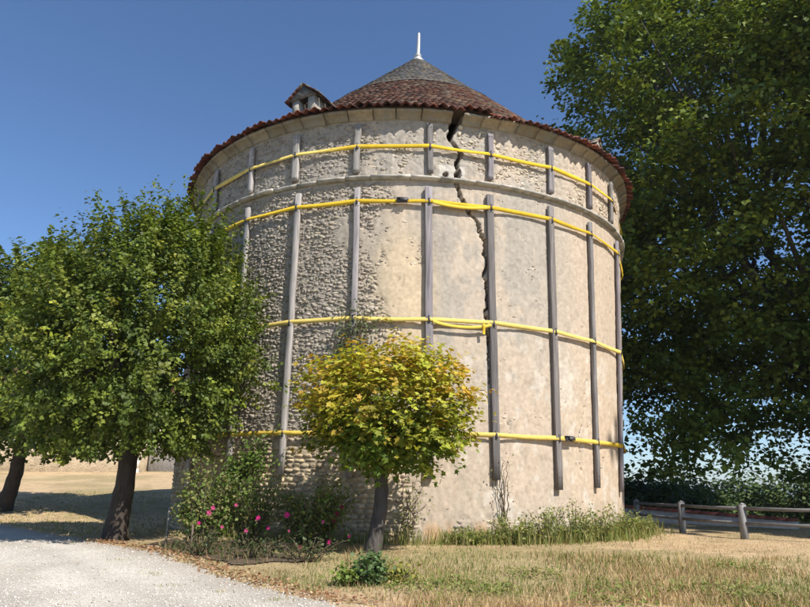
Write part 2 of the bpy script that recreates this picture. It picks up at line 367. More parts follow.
# string course of thin blocks
rs = np.random.RandomState(12)
t_ = -178.
while t_ < 178:
    L = rs.uniform(4.5, 8.5); t2 = min(t_ + L, 178.2)
    m = MB(); prof = np.array([(-.05, -.045), (.05, -.04), (.115, -.014), (.125, .026), (.09, .042), (-.05, .045)])
    if -30 < t_ < -20: prof[:, 0] *= rs.choice([.6, 1.0])
    ts = np.linspace(t_ + .06, t2 - .06, 5); k = len(prof); jz = rs.uniform(-.006, .006); jo = rs.uniform(-.008, .006)
    V = np.concatenate([S(np.full(k, q), 7.63 + jz + prof[:, 1] + rs.uniform(-.004, .004, k), prof[:, 0] + jo + rs.uniform(-.006, .006, k)) for q in ts])
    a = np.arange(4)[:, None] * k; b = np.arange(k)[None]; F = np.stack([a + b, a + (b + 1) % k, a + k + (b + 1) % k, a + k + b], -1).reshape(-1, 4)
    c = np.array([.42, .395, .35]) * rs.uniform(.85, 1.15)
    m.add(V, [F[:, ::-1], np.arange(k)[None], (4 * k + np.arange(k))[None, ::-1]], c); m.build('string_course_block', M_corn, TOWER)
    t_ = t2

# cornice blocks with a hollow moulding
t_ = -176.; rs = np.random.RandomState(13)
prof = np.array([(-.15, 9.08), (.03, 9.08), (.04, 9.10), (.065, 9.135), (.11, 9.17), (.17, 9.195), (.21, 9.20), (.215, 9.262), (-.15, 9.262)])
while t_ < 180:
    L = rs.uniform(4.0, 5.6); t2 = t_ + L
    if t_ < 10.7 < t2 or abs(t2 - 10.7) < 1.2: t2 = 10.7
    lo = t_
    if t_ == 10.7: lo = 12.9; t2 = 17.0
    m = MB(); k = len(prof); nseg = 5; ts = np.linspace(lo + .1, t2 - .1, nseg)
    jz = rs.uniform(-.008, .008); jo = rs.uniform(-.012, .012)
    if lo == 12.9: jz -= .02; jo += .03
    V = np.concatenate([S(np.full(k, q), prof[:, 1] + jz + rs.uniform(-.004, .004, k), prof[:, 0] + jo + rs.uniform(-.006, .006, k)) for q in ts])
    a = np.arange(nseg - 1)[:, None] * k; b = np.arange(k)[None]; F = np.stack([a + b, a + (b + 1) % k, a + k + (b + 1) % k, a + k + b], -1).reshape(-1, 4)
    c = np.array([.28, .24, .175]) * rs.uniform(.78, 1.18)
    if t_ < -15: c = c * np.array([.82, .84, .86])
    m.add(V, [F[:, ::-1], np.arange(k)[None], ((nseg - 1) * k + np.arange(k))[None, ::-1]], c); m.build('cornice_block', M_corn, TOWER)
    t_ = t2
# loose broken lumps in the crack's mouth
for (a, b, s_) in ((12.7, 9.0, .07), (12.4, 8.82, .05)):
    V, F = stone_geo(a, b, s_ * 1.5, s_ * 1.6, .02, rs); m = MB(); m.add(V, F, (.55, .47, .35)); m.build('loose_stone', M_stone, WALL)

# --- roof
APEX = np.array([.35, 18.3, 15.7]); TB = .08
def roofp(th, t, up=0.):
    """t = 0 at the eave, 1 at the apex"""
    th = np.asarray(th, float); t = np.asarray(t, float); E_ = S(th, 9.30, .32); a = np.radians(th)
    K_ = np.stack([.20 + 5.85 * np.sin(a), 18.3 - 5.85 * np.cos(a), 9.56 + 0 * a], -1)
    lo = np.clip(t / TB, 0, 1)[..., None]; hi = np.clip((t - TB) / (1 - TB), 0, 1)[..., None]
    p = E_ * (1 - lo) + K_ * lo + (APEX - K_) * hi; t = t[..., None]
    kick = 0.
    a = np.radians(th); nrm = np.stack([np.sin(a) * .70, -np.cos(a) * .70, .71 + 0 * a], -1)
    p = p + nrm * np.asarray(up)[..., None]; p[..., 2] += kick
    sagw = .05 * (fbm(np.asarray(th) * .08, np.asarray(t)[..., 0] * 5, 3, 301) - .5); p[..., 2] += sagw
    return p
m = MB(); ths = np.linspace(-180, 180, 181); tt = np.concatenate([[.012, .045], np.linspace(.08, 1, 22)]); A, B = np.meshgrid(ths, tt)
V = roofp(A, B, -.03 + 0 * A); n = len(ths); i = np.arange(23)[:, None] * n; j = np.arange(n - 1)[None]
F = np.stack([i + j, i + j + 1, i + n + j + 1, i + n + j], -1).reshape(-1, 4); m.add(V.reshape(-1, 3), F)
V = np.concatenate([roofp(ths, .012 + 0 * ths, -.03 + 0 * ths), S(ths, 9.27, -.3)]); i = np.arange(n - 1); m.add(V, np.stack([i, i + 1, n + i + 1, n + i], -1)[:, ::-1])
ROOF = m.build('roof', M_dark, TOWER)
TS = .505                                                        # slate begins here
LEN = 8.95
def tiles(t0, t1, gauge, width, thick, colf, seed):
    rs = np.random.RandomState(seed); mb = MB(); t = t0
    while t < t1:
        r = 6.5 - 8.1 * t if t < .08 else 5.85 * (1 - t) / .92; cnt = max(6, int(2 * math.pi * r / width)); d = gauge / LEN * 1.35
        k = np.arange(cnt); c0 = (k + (rs.rand() if True else 0)) * 360 / cnt - 180; wd = 360 / cnt * .94
        lift = thick * (1.2 + .9 * rs.rand(cnt)); tj = t + rs.uniform(-.12, .12, cnt) * d * .35; t2 = np.minimum(tj + d, .995)
        tw = rs.uniform(-.03, .03, cnt) * wd
        a = [roofp(c0 - wd / 2 + tw, tj, lift), roofp(c0 + wd / 2 + tw, tj, lift + rs.uniform(-.006, .006, cnt)), roofp(c0 + wd / 2, t2, .004 + 0 * lift), roofp(c0 - wd / 2, t2, .004 + 0 * lift),
             roofp(c0 - wd / 2 + tw, tj, lift - thick), roofp(c0 + wd / 2 + tw, tj, lift - thick)]
        V = np.stack(a, 1).reshape(-1, 3); o = (k * 6)[:, None]
        F = np.concatenate([o + np.array([0, 1, 2, 3]), o + np.array([4, 5, 1, 0]), o + np.array([5, 2, 1, 1])[[0, 1, 2, 2]]]) if False else np.concatenate([o + np.array([0, 1, 2, 3]), o + np.array([4, 5, 1, 0])])
        F3 = np.concatenate([o + np.array([5, 2, 1]), o + np.array([4, 0, 3])])
        mb.add(V, [F, F3], np.repeat(colf(rs, cnt, c0, t), 6, 0)); t += gauge / LEN
    return mb
def tcol(rs, n, th, t):
    pal = np.array([(.105, .047, .035), (.13, .056, .040), (.085, .045, .037), (.18, .11, .075), (.065, .042, .038), (.13, .078, .06), (.16, .13, .10)])
    c = pal[rs.randint(0, 7, n)] * rs.uniform(.75, 1.25, (n, 1))
    red = sm(14, 19, th) * sm(30, 20, th) * (t < .12); c = c + (np.array([.42, .10, .045]) - c) * (red * .8)[:, None]
    return c
def scol(rs, n, th, t):
    c = np.array([.085, .082, .082]) * rs.uniform(.65, 1.4, (n, 1)); l = (rs.rand(n, 1) < .25); c = np.where(l, np.array([.14, .12, .085]), c); return c
tiles(.035, TS, .105, .17, .018, tcol, 21).build('roof_tiles', M_tile, ROOF, kind='stuff')
tiles(TS + .003, .985, .12, .16, .010, scol, 22).build('roof_slates', M_slate, ROOF, kind='stuff')
# lead band between tile and slate
m = MB(); A = np.linspace(-180, 180, 121); V = np.concatenate([roofp(A, TS - .006 + 0 * A, .045 + 0 * A), roofp(A, TS + .012 + 0 * A, .03 + 0 * A)]); i = np.arange(120); m.add(V, np.stack([i, i + 1, 121 + i + 1, 121 + i], -1), (.13, .115, .10)); m.build('band', M_slate, ROOF)

# wavy row of eave tiles, each an object sharing one of six meshes
NT = 196; W_ = 2 * math.pi * 6.55 / NT
eave_meshes = []
for q in range(6):
    rs = np.random.RandomState(30 + q); m = MB(); k = 13; u = np.linspace(-.5, .5, k) * W_ * 1.04
    hgt = .036 * np.cos(u / W_ * 2 * np.pi) + .036
    rows = []
    for (yy, s_) in ((0, 1.), (.22, .93), (.5, .86)):
        rows.append(np.stack([u * s_, np.full(k, -yy), hgt * s_ + yy * .40 + rs.uniform(-.004, .004, k)], -1))
    for (yy, s_) in ((.5, .86), (.22, .93), (0, 1.)):
        rows.append(np.stack([u * s_, np.full(k, -yy), hgt * s_ + yy * .40 - .016], -1))
    V = np.concatenate(rows); a = np.arange(6)[:, None] * k; b = np.arange(k - 1)[None]; nx = (a + k) % (6 * k)
    F = np.stack([a + b, nx + b, nx + b + 1, a + b + 1], -1).reshape(-1, 4)
    c = np.array([(.12, .04, .032), (.095, .04, .033), (.15, .052, .036), (.08, .038, .033), (.11, .048, .04), (.17, .058, .036)][q])
    m.add(V, F, c); me = m.mesh('eave_tile', True); me.materials.append(M_tile); eave_meshes.append(me)
rs = np.random.RandomState(40)
for k in range(NT):
    t_ = -180 + (k + .5) * 360 / NT
    if 11.0 < t_ < 12.4: pass
    o = bpy.data.objects.new('eave_tile', eave_meshes[rs.randint(6)]); COL.objects.link(o); o.parent = ROOF
    p = S(t_, 9.262, .37 + rs.uniform(-.055, .045)); p[2] += rs.uniform(-.012, .012) - (.03 if 13.5 < t_ < 40 else 0) * float(sm(40, 14, t_))
    if 13.5 < t_ < 17.5: p[2] += .06 + rs.uniform(-.03, .04)
    elif t_ >= 17.5: p[2] -= .05 * float(sm(60, 18, t_))
    # +Y of the tile mesh points outwards
    o.location = p; o.rotation_euler = (rs.uniform(-.05, .05), rs.uniform(-.05, .05), rad(t_ + 180) + rs.uniform(-.05, .05))
# finial
m = MB(); prof = [(0.34, -.42), (.30, -.30), (.10, -.02), (.13, .0), (.13, .04), (.075, .07), (.07, .14), (.062, .6), (.05, .98), (.02, 1.03), (.0, 1.04)]
a = np.arange(12) / 12 * 2 * np.pi
V = np.concatenate([np.stack([APEX[0] + .0 + .03 * max(z_, 0) + r * np.cos(a), APEX[1] + r * np.sin(a), APEX[2] + z_ + 0 * a], -1) for (r, z_) in prof])
i = np.arange(len(prof) - 1)[:, None] * 12; j = np.arange(12)[None]; m.add(V, np.stack([i + j, i + (j + 1) % 12, i + 12 + (j + 1) % 12, i + 12 + j], -1).reshape(-1, 4)); m.build('finial', M_zinc, ROOF, smooth=True)

# dormers (flight windows)
def dormer(th0, t0, sc, wc, lift=.38):
    T, Nn = frame(th0); U = np.array([0, 0, 1.]); B = roofp(np.array(th0, float), np.array(t0)) + np.array([0, 0, lift])
    g = lambda x, y, z_: B + T * x * sc + Nn * y * sc + U * z_ * sc
    D = MB()
    for s_ in (-1, 1): D.box(g(s_ * .30, -.35, .12), T * .12 * sc, Nn * .40 * sc, U * .34 * sc, wc * (1 if s_ > 0 else .95)); D.box(g(s_ * .30, -.45, -.42), T * .12 * sc, Nn * .42 * sc, U * .20 * sc, wc * .9)
    d = D.build('dormer', M_corn, ROOF)
    m = MB(); m.box(g(0, -.02, -.30), T * .175 * sc, Nn * .1 * sc, U * .08 * sc, wc * .9); m.build('sill', M_corn, d)
    # gable
    m = MB(); V = [g(-.50, .10, .44), g(.50, .10, .44), g(0, .10, .86), g(-.50, -.02, .44), g(.50, -.02, .44), g(0, -.02, .86)]
    m.add(V, [np.array([[0, 1, 2], [5, 4, 3]]), np.array([[0, 3, 4, 1], [1, 4, 5, 2], [2, 5, 3, 0]])], wc * .40); m.build('gable', M_corn, d)
    m = MB(); m.box(g(0, -.45, -.05), T * .178 * sc, Nn * .02, U * .5 * sc); m.build('opening', M_dark, d)
    rs = np.random.RandomState(int(th0) + 400)
    for s_ in (-1, 1):                     # two slopes of tile, laid one by one
        for a in range(4):
            for b in range(5):
                x0, x1 = b * .125, b * .125 + .15; y0, y1 = .17 - a * .33, .17 - (a + 1) * .33 + .02
                z_ = lambda x: .90 - x * .80
                up = .02 + .012 * (4 - b) * 0 + rs.uniform(0, .012)
                m = MB(); V = [g(s_ * x0, y0, z_(x0) + up), g(s_ * x1, y0, z_(x1) + up + .025), g(s_ * x1, y1, z_(x1) + up + .02), g(s_ * x0, y1, z_(x0) + up)]
                V += [v - U * .03 * sc for v in V]
                c = np.array([(.12, .06, .045), (.14, .07, .05), (.24, .215, .18), (.10, .055, .045)][rs.randint(4) if s_ < 0 else rs.choice([2, 2, 1, 3])]) * rs.uniform(.8, 1.2)
                m.add(V, np.array([[0, 1, 2, 3], [7, 6, 5, 4], [0, 4, 5, 1], [1, 5, 6, 2], [2, 6, 7, 3], [3, 7, 4, 0]]), c); m.build('tile', M_tile, d)
dormer(-28.3, .085, .80, np.array([.29, .27, .235]))
dormer(61, .075, .85, np.array([.58, .56, .52]))

# ------------------------------------------------------------------ timbers and yellow straps
LOW = [(-50, .9), (-35, .76), (-21.8, 1.33), (-8.6, 1.3), (6.0, 1.28), (18.9, 1.28), (33.5, 1.11), (45.7, 1.16), (60.3, 1.08)]
UPP = [-64.5, -50, -35.2, -22.5, -8.8, 6.05, 18.8, 33.7, 46.1, 56.5]
lab_low = ['long grey timber mostly hidden behind the green lime tree crown', 'long grey timber at the left flank, its foot behind the climbing rose', 'long pale grey timber above the coursed stones, left of the maple',
           'long grey timber behind the maple crown, with the creeper on it', 'long dark grey timber ending behind the right half of the maple crown', 'long grey timber running down the right side of the big crack',
           'long dark timber on the plaster, second to the right of the crack', 'long dark timber on the plaster, next to the outermost right one', 'long timber at the right rim of the tower beside the dark tree']
lab_up = ['short upper timber at the far left rim under the eave', 'short upper timber second from the left rim, in eave shade', 'short upper timber third from the left, above the lime tree top',
          'short pale upper timber below and right of the left dormer', 'short upper timber directly below the left part of the roof cone', 'short upper timber just left of the crack under the cornice', 'short upper timber just right of the crack under the cornice',
          'short upper timber midway between the crack and the right rim', 'short upper timber next to the outermost right one, above the stone band', 'short upper timber nearest the right rim under the eave']
PT, PW0 = .075, .145
STRAPZ = [8.38, 7.06, 4.43, 2.15]
def timber(th0, za, zb, label, group, seed, straps):
    rs = np.random.RandomState(seed); T, Nn = frame(th0); PW = PW0 * rs.uniform(.86, 1.12)
    root = thing('timber_plank', tuple(S(th0, za, .03)), label, 'timber', group)
    A = S(th0 + rs.uniform(-.2, .2), za, .03 + PT / 2); B = S(th0 + rs.uniform(-.2, .2), zb, .03 + PT / 2)
    m = MB(); sec = np.array([(-.5, -.5), (.5, -.5), (.5, .40), (.44, .5), (-.44, .5), (-.5, .40)]) * np.array([PW, PT])
    k = len(sec); nz = 14; V = []
    for q in np.linspace(0, 1, nz):
        bow = rs.uniform(-.005, .005) + .012 * math.sin(q * 3 + seed); c = A * (1 - q) + B * q
        V.append(c + T * (sec[:, :1] + bow) + Nn * (sec[:, 1:] + rs.uniform(-.003, .003, (k, 1))))
    V = np.concatenate(V); a = np.arange(nz - 1)[:, None] * k; b = np.arange(k)[None]; F = np.stack([a + b, a + (b + 1) % k, a + k + (b + 1) % k, a + k + b], -1).reshape(-1, 4)
    tone = np.array([.19, .178, .178]) if th0 > 0 else np.array([.30, .28, .265])
    m.add(V, [F, np.arange(k)[None, ::-1], ((nz - 1) * k + np.arange(k))[None]], tone * rs.uniform(.75, 1.2) * np.array([1, rs.uniform(.97, 1.02), rs.uniform(.93, 1.06)])); m.build('board', M_wood, root)
    for zs in straps:
        q = (zs - za) / (zb - za); c = A * (1 - q) + B * q + Nn * (PT / 2)
        m = MB(); m.box(c + Nn * .016 + U_(-.005), T * .018, Nn * .006, np.array([0, 0, .075])); 
        for s_ in (-1, 1): m.box(c + Nn * .008 + np.array([0, 0, s_ * .066]), T * .0175, Nn * .0125, np.array([0, 0, .008]))
        m.build('strap_keeper', M_steel, root)
    for q in (.04, .5, .93):
        for s_ in (-1, 1):
            c = A * (1 - q) + B * q + Nn * (PT / 2 + .002) + T * s_ * .03; m = MB(); m.tube([c, c + Nn * .006], [.012, .010], 6); m.build('bolt', M_steel, root)
def U_(z): return np.array([0, 0, z])
for k, (t_, za) in enumerate(LOW): timber(t_, za, 7.40 - .03 * (k % 2), lab_low[k], 'long timbers on the lower wall', 500 + k, STRAPZ[1:])
for k, t_ in enumerate(UPP): timber(t_, 7.75, 8.90 + .03 * (k % 3), lab_up[k], 'short timbers above the stone band', 540 + k, STRAPZ[:1])

def strap(zs, ths, label, seed, extra=None):
    rs = np.random.RandomState(seed); tv = sorted(list(ths) + [t for t in np.arange(-178, 180, 14.2) if t < min(ths) - 8 or t > max(ths) + 8])
    root = thing('yellow_strap', tuple(S(0, zs, .1)), label, 'strap', 'yellow straps round the tower')
    n = len(tv); zj = rs.uniform(-.015, .015, n); P = []; C = []
    for k in range(n):
        a = S(tv[k], zs + zj[k], .03 + PT + .008); b = S(tv[(k + 1) % n], zs + zj[(k + 1) % n], .03 + PT + .008); sg = rs.uniform(0, .025)
        tone = np.array([.58, .395, .03]) * rs.uniform(.82, 1.1)
        for q in np.arange(6) / 6: P.append(a * (1 - q) + b * q - U_(sg * 4 * q * (1 - q))); C.append((tone + (np.array([.66, .54, .20]) - tone) * .65 * float(sm(.4, .75, noise(np.array(k * .37 + q * .5), np.array(seed * 3.1), 7)))) * rs.uniform(.92, 1.06))
    P = np.array(P); C = np.array(C); N = len(P); nr = P - np.array([CX, CY, 0]); nr[:, 2] = 0; nr = unit(nr)
    hw = .046; tw = .014 * np.sin(np.arange(N) * .35 + seed) + .006 * np.sin(np.arange(N) * .9); up = np.array([0, 0, 1.]) * hw + nr * tw[:, None]; o = nr * .003
    V = np.stack([P - up - o, P - up + o, P + up + o, P + up - o], 1).reshape(-1, 3)
    i = np.arange(N)[:, None] * 4; j = np.arange(4)[None]; k2 = ((np.arange(N) + 1) % N)[:, None] * 4
    F = np.stack([i + j, k2 + j, k2 + (j + 1) % 4, i + (j + 1) % 4], -1).reshape(-1, 4)
    m = MB(); m.add(V, F[:, ::-1], np.repeat(C, 4, 0)); m.build('webbing', M_strap, root)
    return root
def on_strap(t0, t1, q, zs, out=.0):
    a = S(t0, zs, .03 + PT + .012 + out); b = S(t1, zs, .03 + PT + .012 + out); return a * (1 - q) + b * q
def ratchet(root, t0, t1, q, zs):
    c = on_strap(t0, t1, q, zs); T, Nn = frame(t0 * (1 - q) + t1 * q); m = MB()
    m.box(c + Nn * .02, T * .11, Nn * .006, U_(.05))
    for s_ in (-1, 1): m.box(c + Nn * .03 + U_(s_ * .048), T * .12, Nn * .03, U_(.006))
    m.tube([c + Nn * .04 + U_(-.06), c + Nn * .04 + U_(.06)], [.022, .022], 8); m.box(c + Nn * .07 + T * .05, T * .09, Nn * .006, U_(.035)); m.build('ratchet_buckle', M_steel, root)
s1 = strap(STRAPZ[0], UPP, 'topmost yellow strap, above the stone band under the cornice', 1)
s2 = strap(STRAPZ[1], [t for t, _ in LOW], 'yellow strap just below the stone band, second from the top', 2); ratchet(s2, -8.6, 6, .62, STRAPZ[1])
s3 = strap(STRAPZ[2], [t for t, _ in LOW], 'yellow strap at mid height with a slack loop by the crack', 3)
s4 = strap(STRAPZ[3], [t for t, _ in LOW], 'lowest yellow strap, passing behind the maple crown', 4); ratchet(s4, 33.5, 45.7, .2, STRAPZ[3])
def ribbon(P, hw, col, name, root):
    P = np.array(P); T = unit(np.gradient(P, axis=0)); nr = P - np.array([CX, CY, 0]); nr[:, 2] = 0; nr = unit(nr); B = unit(np.cross(nr, T)) * hw; o = nr * .003
    V = np.stack([P - B - o, P - B + o, P + B + o, P + B - o], 1).reshape(-1, 3); N = len(P); i = np.arange(N - 1)[:, None] * 4; j = np.arange(4)[None]
    F = np.stack([i + j, i + 4 + j, i + 4 + (j + 1) % 4, i + (j + 1) % 4], -1).reshape(-1, 4); m = MB(); m.add(V, F, col); m.build(name, M_strap, root)
q = np.linspace(0, 1, 14)
ribbon([on_strap(6.6, 18.2, a, STRAPZ[2] - .05 - .09 * (4 * a * (1 - a)) ** .8, .02) for a in q], .034, (.62, .46, .08), 'slack_loop', s3)
ribbon([on_strap(6.6, 18.2, .86, STRAPZ[2] - .04 - .22 * a, .03 + .01 * math.sin(a * 6)) for a in q], .03, (.60, .42, .04), 'loose_tail', s3)
ribbon([on_strap(6.6, 18.2, a, STRAPZ[1] - .03 - .06 * (4 * a * (1 - a)), .015) for a in q], .04, (.62, .44, .05), 'slack_loop', s2)

# ------------------------------------------------------------------ foliage
LEAF4 = (np.array([(0, 0, 0), (-.42, .42, .06), (0, .5, -.04), (.42, .42, .06), (0, 1, -.06)]), np.array([(0, 2, 1), (0, 3, 2), (1, 2, 4), (2, 3, 4)]))
_a = np.radians([270, 215, 195, 160, 130, 108, 90, 72, 50, 20, -15, -35]); _r = np.array([.30, .42, .28, .62, .34, .42, .72, .42, .34, .62, .28, .42])
MAPLE = (np.concatenate([[(0, .42, -.05)], np.stack([_r * np.cos(_a), .42 + _r * np.sin(_a), .05 * np.cos(3 * _a) + .02], -1)]), np.stack([0 * np.arange(12), 1 + np.arange(12), 1 + (np.arange(12) + 1) % 12], -1)[:, [0, 2, 1]])
SLIM = (np.array([(0, 0, 0), (-.22, .45, .04), (0, .45, -.03), (.22, .45, .04), (0, 1, -.12)]), LEAF4[1])
KITE = (np.array([(0, 0, 0), (-.42, .5, .07), (.42, .5, .07), (0, 1, -.05)]), np.array([(0, 3, 1), (0, 2, 3)]))
HEART = (np.array([(0, .46, -.05), (0, .02, 0), (-.36, .10, .05), (-.42, .48, .06), (0, 1, -.08), (.42, .48, .06), (.36, .10, .05)]), np.array([(0, 2, 1), (0, 3, 2), (0, 4, 3), (0, 5, 4), (0, 6, 5), (0, 1, 6)]))
def outside_tower(P, gap=.12):
    t = np.degrees(np.arctan2(P[:, 0] - CX, CY - P[:, 1])); r = np.hypot(P[:, 0] - CX, P[:, 1] - CY)
    return (r > R0 + bulge(t, np.clip(P[:, 2], 0, 9)) + gap) | (P[:, 2] > 9.6)
def leaves(mb, pos, nrm, size, col, tpl=LEAF4, droop=.35, rs=RS, d=None):
    N = len(pos); tv, tf = tpl; n = unit(nrm)
    if d is None: d = rs.normal(size=(N, 3))
    d = d - np.array([0, 0, 1]) * droop; d = d - n * (d * n).sum(1, keepdims=True); d = unit(d); s_ = np.cross(d, n)
    V = pos[:, None] + size[:, None, None] * (tv[None, :, :1] * s_[:, None] + tv[None, :, 1:2] * d[:, None] + tv[None, :, 2:] * n[:, None])
    F = (np.arange(N) * len(tv))[:, None, None] + tf[None]
    mb.add(V.reshape(-1, 3), F.reshape(-1, 3), np.repeat(col, len(tv), 0))
def pick(rs, pal, n, var=.18):
    pal = np.array(pal); return pal[rs.randint(0, len(pal), n)] * rs.uniform(1 - var, 1 + var, (n, 1))
def sph(rs, n): return unit(rs.normal(size=(n, 3)))

def limbs(mb, base, tops, r0, rs, col, bendup=.3):
    base = np.array(base, float)
    for t_ in tops:
        t_ = np.array(t_, float); q = np.linspace(0, 1, 7)[:, None]; mid = base * .5 + t_ * .5 + np.array([0, 0, bendup]) + rs.normal(size=3) * .15
        P = base * (1 - q) ** 2 + 2 * mid * q * (1 - q) + t_ * q ** 2; mb.tube(P, np.linspace(r0, r0 * .25, 7), 7, col, .15)
def trunk(mb, x, y, z0, z1, r0, r1, lean=(0, 0), col=(.055, .043, .034), flare=.35, n=12, seed=1):
    rs = np.random.RandomState(seed); q = np.linspace(0, 1, 16); P = np.stack([x + lean[0] * q + .05 * np.sin(q * 5 + seed), y + lean[1] * q, z0 + (z1 - z0) * q], -1)
    mb.tube(P, (r0 + (r1 - r0) * q) * (1 + flare * np.exp(-q * 9)), n, col, .22)

def lime_tree(name, x, y, z0, c, rd, nshoot, per, lsz, label, tr, seed, pal, trunk_top, lean):
    rs = np.random.RandomState(seed); root = thing(name, (x, y, z0), label, 'tree', 'lime trees by the drive')
    c = np.array(c); rd = np.array(rd)
    mb = MB(); trunk(mb, x, y, z0 - .15, trunk_top, tr, tr * .72, lean, seed=seed)
    heads = c + sph(rs, 15) * rd * .5; heads[:, 2] = np.maximum(heads[:, 2], trunk_top + .5); limbs(mb, (x + lean[0], y + lean[1], trunk_top - .12), heads, tr * .4, rs, (.07, .055, .045))
    u = sph(rs, nshoot); u[:, 2] = np.where(u[:, 2] < -.93, -u[:, 2], u[:, 2]); u = unit(u)
    lump = .78 + .44 * fbm(np.arctan2(u[:, 0], u[:, 1]) * 3.2 + 20, u[:, 2] * 3.6 + 9, 3, seed)
    rr = rs.uniform(.40, .90, nshoot) ** .7 * lump
    egg = 1.06 - .30 * np.clip(u[:, 2], 0, 1) ** 1.3; lump = lump * np.where(rs.rand(nshoot) < .12, 1.1, 1.)
    b = c + u * rd * (rr * np.stack([egg, egg, 1 + 0 * egg], 0)).T
    b[:, 0] += .22 * np.clip(u[:, 2], 0, 1)
    di = unit(u * np.array([.75, .75, .7]) + np.array([0, 0, .95]) * (sm(-.7, .5, u[:, 2])[:, None] + .05) + rs.normal(size=(nshoot, 3)) * .25 + np.array([0, 0, -.5]) * sm(-.2, -.8, u[:, 2])[:, None])
    L = rs.uniform(.35, .85, nshoot) * (1 + .9 * sm(.25, .9, u[:, 2]) * rs.rand(nshoot) ** 2)
    t = (np.arange(per)[None] + rs.rand(nshoot, per)) / per
    P = b[:, None] + di[:, None] * (L[:, None] * t)[..., None] + rs.normal(size=(nshoot, per, 3)) * (.060 * (1.25 - .8 * t))[..., None]
    nr = unit(u[:, None] * .55 + np.array([0, 0, .75]) + rs.normal(size=(nshoot, per, 3)) * .5)
    tone = pick(rs, pal, nshoot, .34)[:, None] * rs.uniform(.8, 1.2, (nshoot, per, 1))
    tipy = (t > .75)[..., None] * (rs.rand(nshoot, 1, 1) < .18); tone = np.where(tipy, tone * np.array([1.7, 1.5, 1.2]), tone)
    P = P.reshape(-1, 3); k = outside_tower(P) & (P[:, 2] > z0 + 1.3 + .35 * noise(P[:, 0] * 1.7, P[:, 1] * 1.7, 5)); sz = rs.uniform(.45, 1.2, len(P)) * lsz
    mb.build('trunk', M_bark, root, smooth=True); cr = MB(); leaves(cr, P[k], nr.reshape(-1, 3)[k], sz[k], tone.reshape(-1, 3)[k], LEAF4 if lsz < .15 else KITE, .55, rs); cr.build('crown', M_leaf, root)
LP_ = [(.10, .14, .02), (.13, .17, .025), (.07, .105, .018), (.18, .205, .034), (.085, .12, .02)]
lime_tree('lime_tree', -5.22, 12.1, .13, (-5.25, 12.0, 3.85), (2.36, 2.2, 2.6), 2600, 40, .085, 'round green lime tree beside the drive, its crown overlapping the tower\'s left side', .20, 61, LP_, 2.35, (-.10, 0))
lime_tree('lime_tree', -12.3, 20.0, .29, (-11.8, 19.6, 5.1), (3.5, 2.9, 3.7), 2000, 24, .17, 'farther lime tree on the lawn at the left edge of the picture', .24, 62, LP_, 2.5, (.25, 0))
lime_tree('lime_tree', -9.9, 15.2, .10, (-9.7, 15.2, 4.9), (2.3, 2.2, 2.7), 1300, 22, .15, 'lime tree crown filling the left edge, behind the nearest lime tree', .22, 63, LP_, 2.5, (.1, 0)) if False else None

# maple turning yellow
def maple():
    rs = np.random.RandomState(65); x, y, z0 = -.42, 10.3, .12; root = thing('maple_tree', (x, y, z0), 'small maple with yellowing leaves in front of the tower', 'tree')
    mb = MB(); trunk(mb, x, y, z0 - .1, 1.75, .125, .10, (.05, 0), (.075, .065, .058), .25, seed=5)
    c = np.array([-.24, 10.25, 2.28]); rd = np.array([1.40, 1.25, 1.14])
    limbs(mb, (x + .05, y, 1.6), c + sph(rs, 14) * rd * .6, .05, rs, (.09, .08, .07), .15); mb.build('trunk', M_bark, root, smooth=True)
    n = 1350; per = 11; u = sph(rs, n)
    lump = .74 + .52 * fbm(np.arctan2(u[:, 0], u[:, 1]) * 2.4 + 20, u[:, 2] * 3 + 9, 3, 8)
    fl = np.where(u[:, 2] < -.1, 1 + .22 * u[:, 2], 1.)
    rr = rs.uniform(.3, .95, n) ** .6 * lump * fl; b = c + u * rd * rr[:, None]
    di = unit(u * np.array([1, 1, .5]) + rs.normal(size=(n, 3)) * .35 + np.array([0, 0, .15])); L = rs.uniform(.15, .36, n) * (1 + .8 * rs.rand(n) ** 4)
    t = rs.rand(n, per); P = b[:, None] + di[:, None] * (L[:, None] * t)[..., None] + rs.normal(size=(n, per, 3)) * np.array([.07, .07, .035])
    nr = unit(u[:, None] * .45 + np.array([0, 0, .8]) + rs.normal(size=(n, per, 3)) * .38)
    hgt = (P[..., 2] - c[2]) / rd[2]; out = np.linalg.norm((P - c) / rd, axis=-1)
    yel = sm(.0, .8, .55 * hgt + .55 * out + rs.normal(size=(n, 1)) * .22)[..., None]
    grn = pick(rs, [(.12, .19, .022), (.15, .22, .028), (.09, .15, .02)], n)[:, None]; au = pick(rs, [(.50, .30, .04), (.46, .40, .04), (.44, .35, .04), (.36, .36, .04), (.40, .28, .04), (.32, .34, .035), (.40, .39, .05)], n)[:, None]
    col = (grn * (1 - yel) + au * yel) * rs.uniform(.8, 1.2, (n, per, 1))
    P = P.reshape(-1, 3); k = outside_tower(P); cr = MB(); leaves(cr, P[k], nr.reshape(-1, 3)[k], rs.uniform(.06, .115, len(P))[k], col.reshape(-1, 3)[k], MAPLE, .5, rs); cr.build('crown', M_leaf, root)
maple()

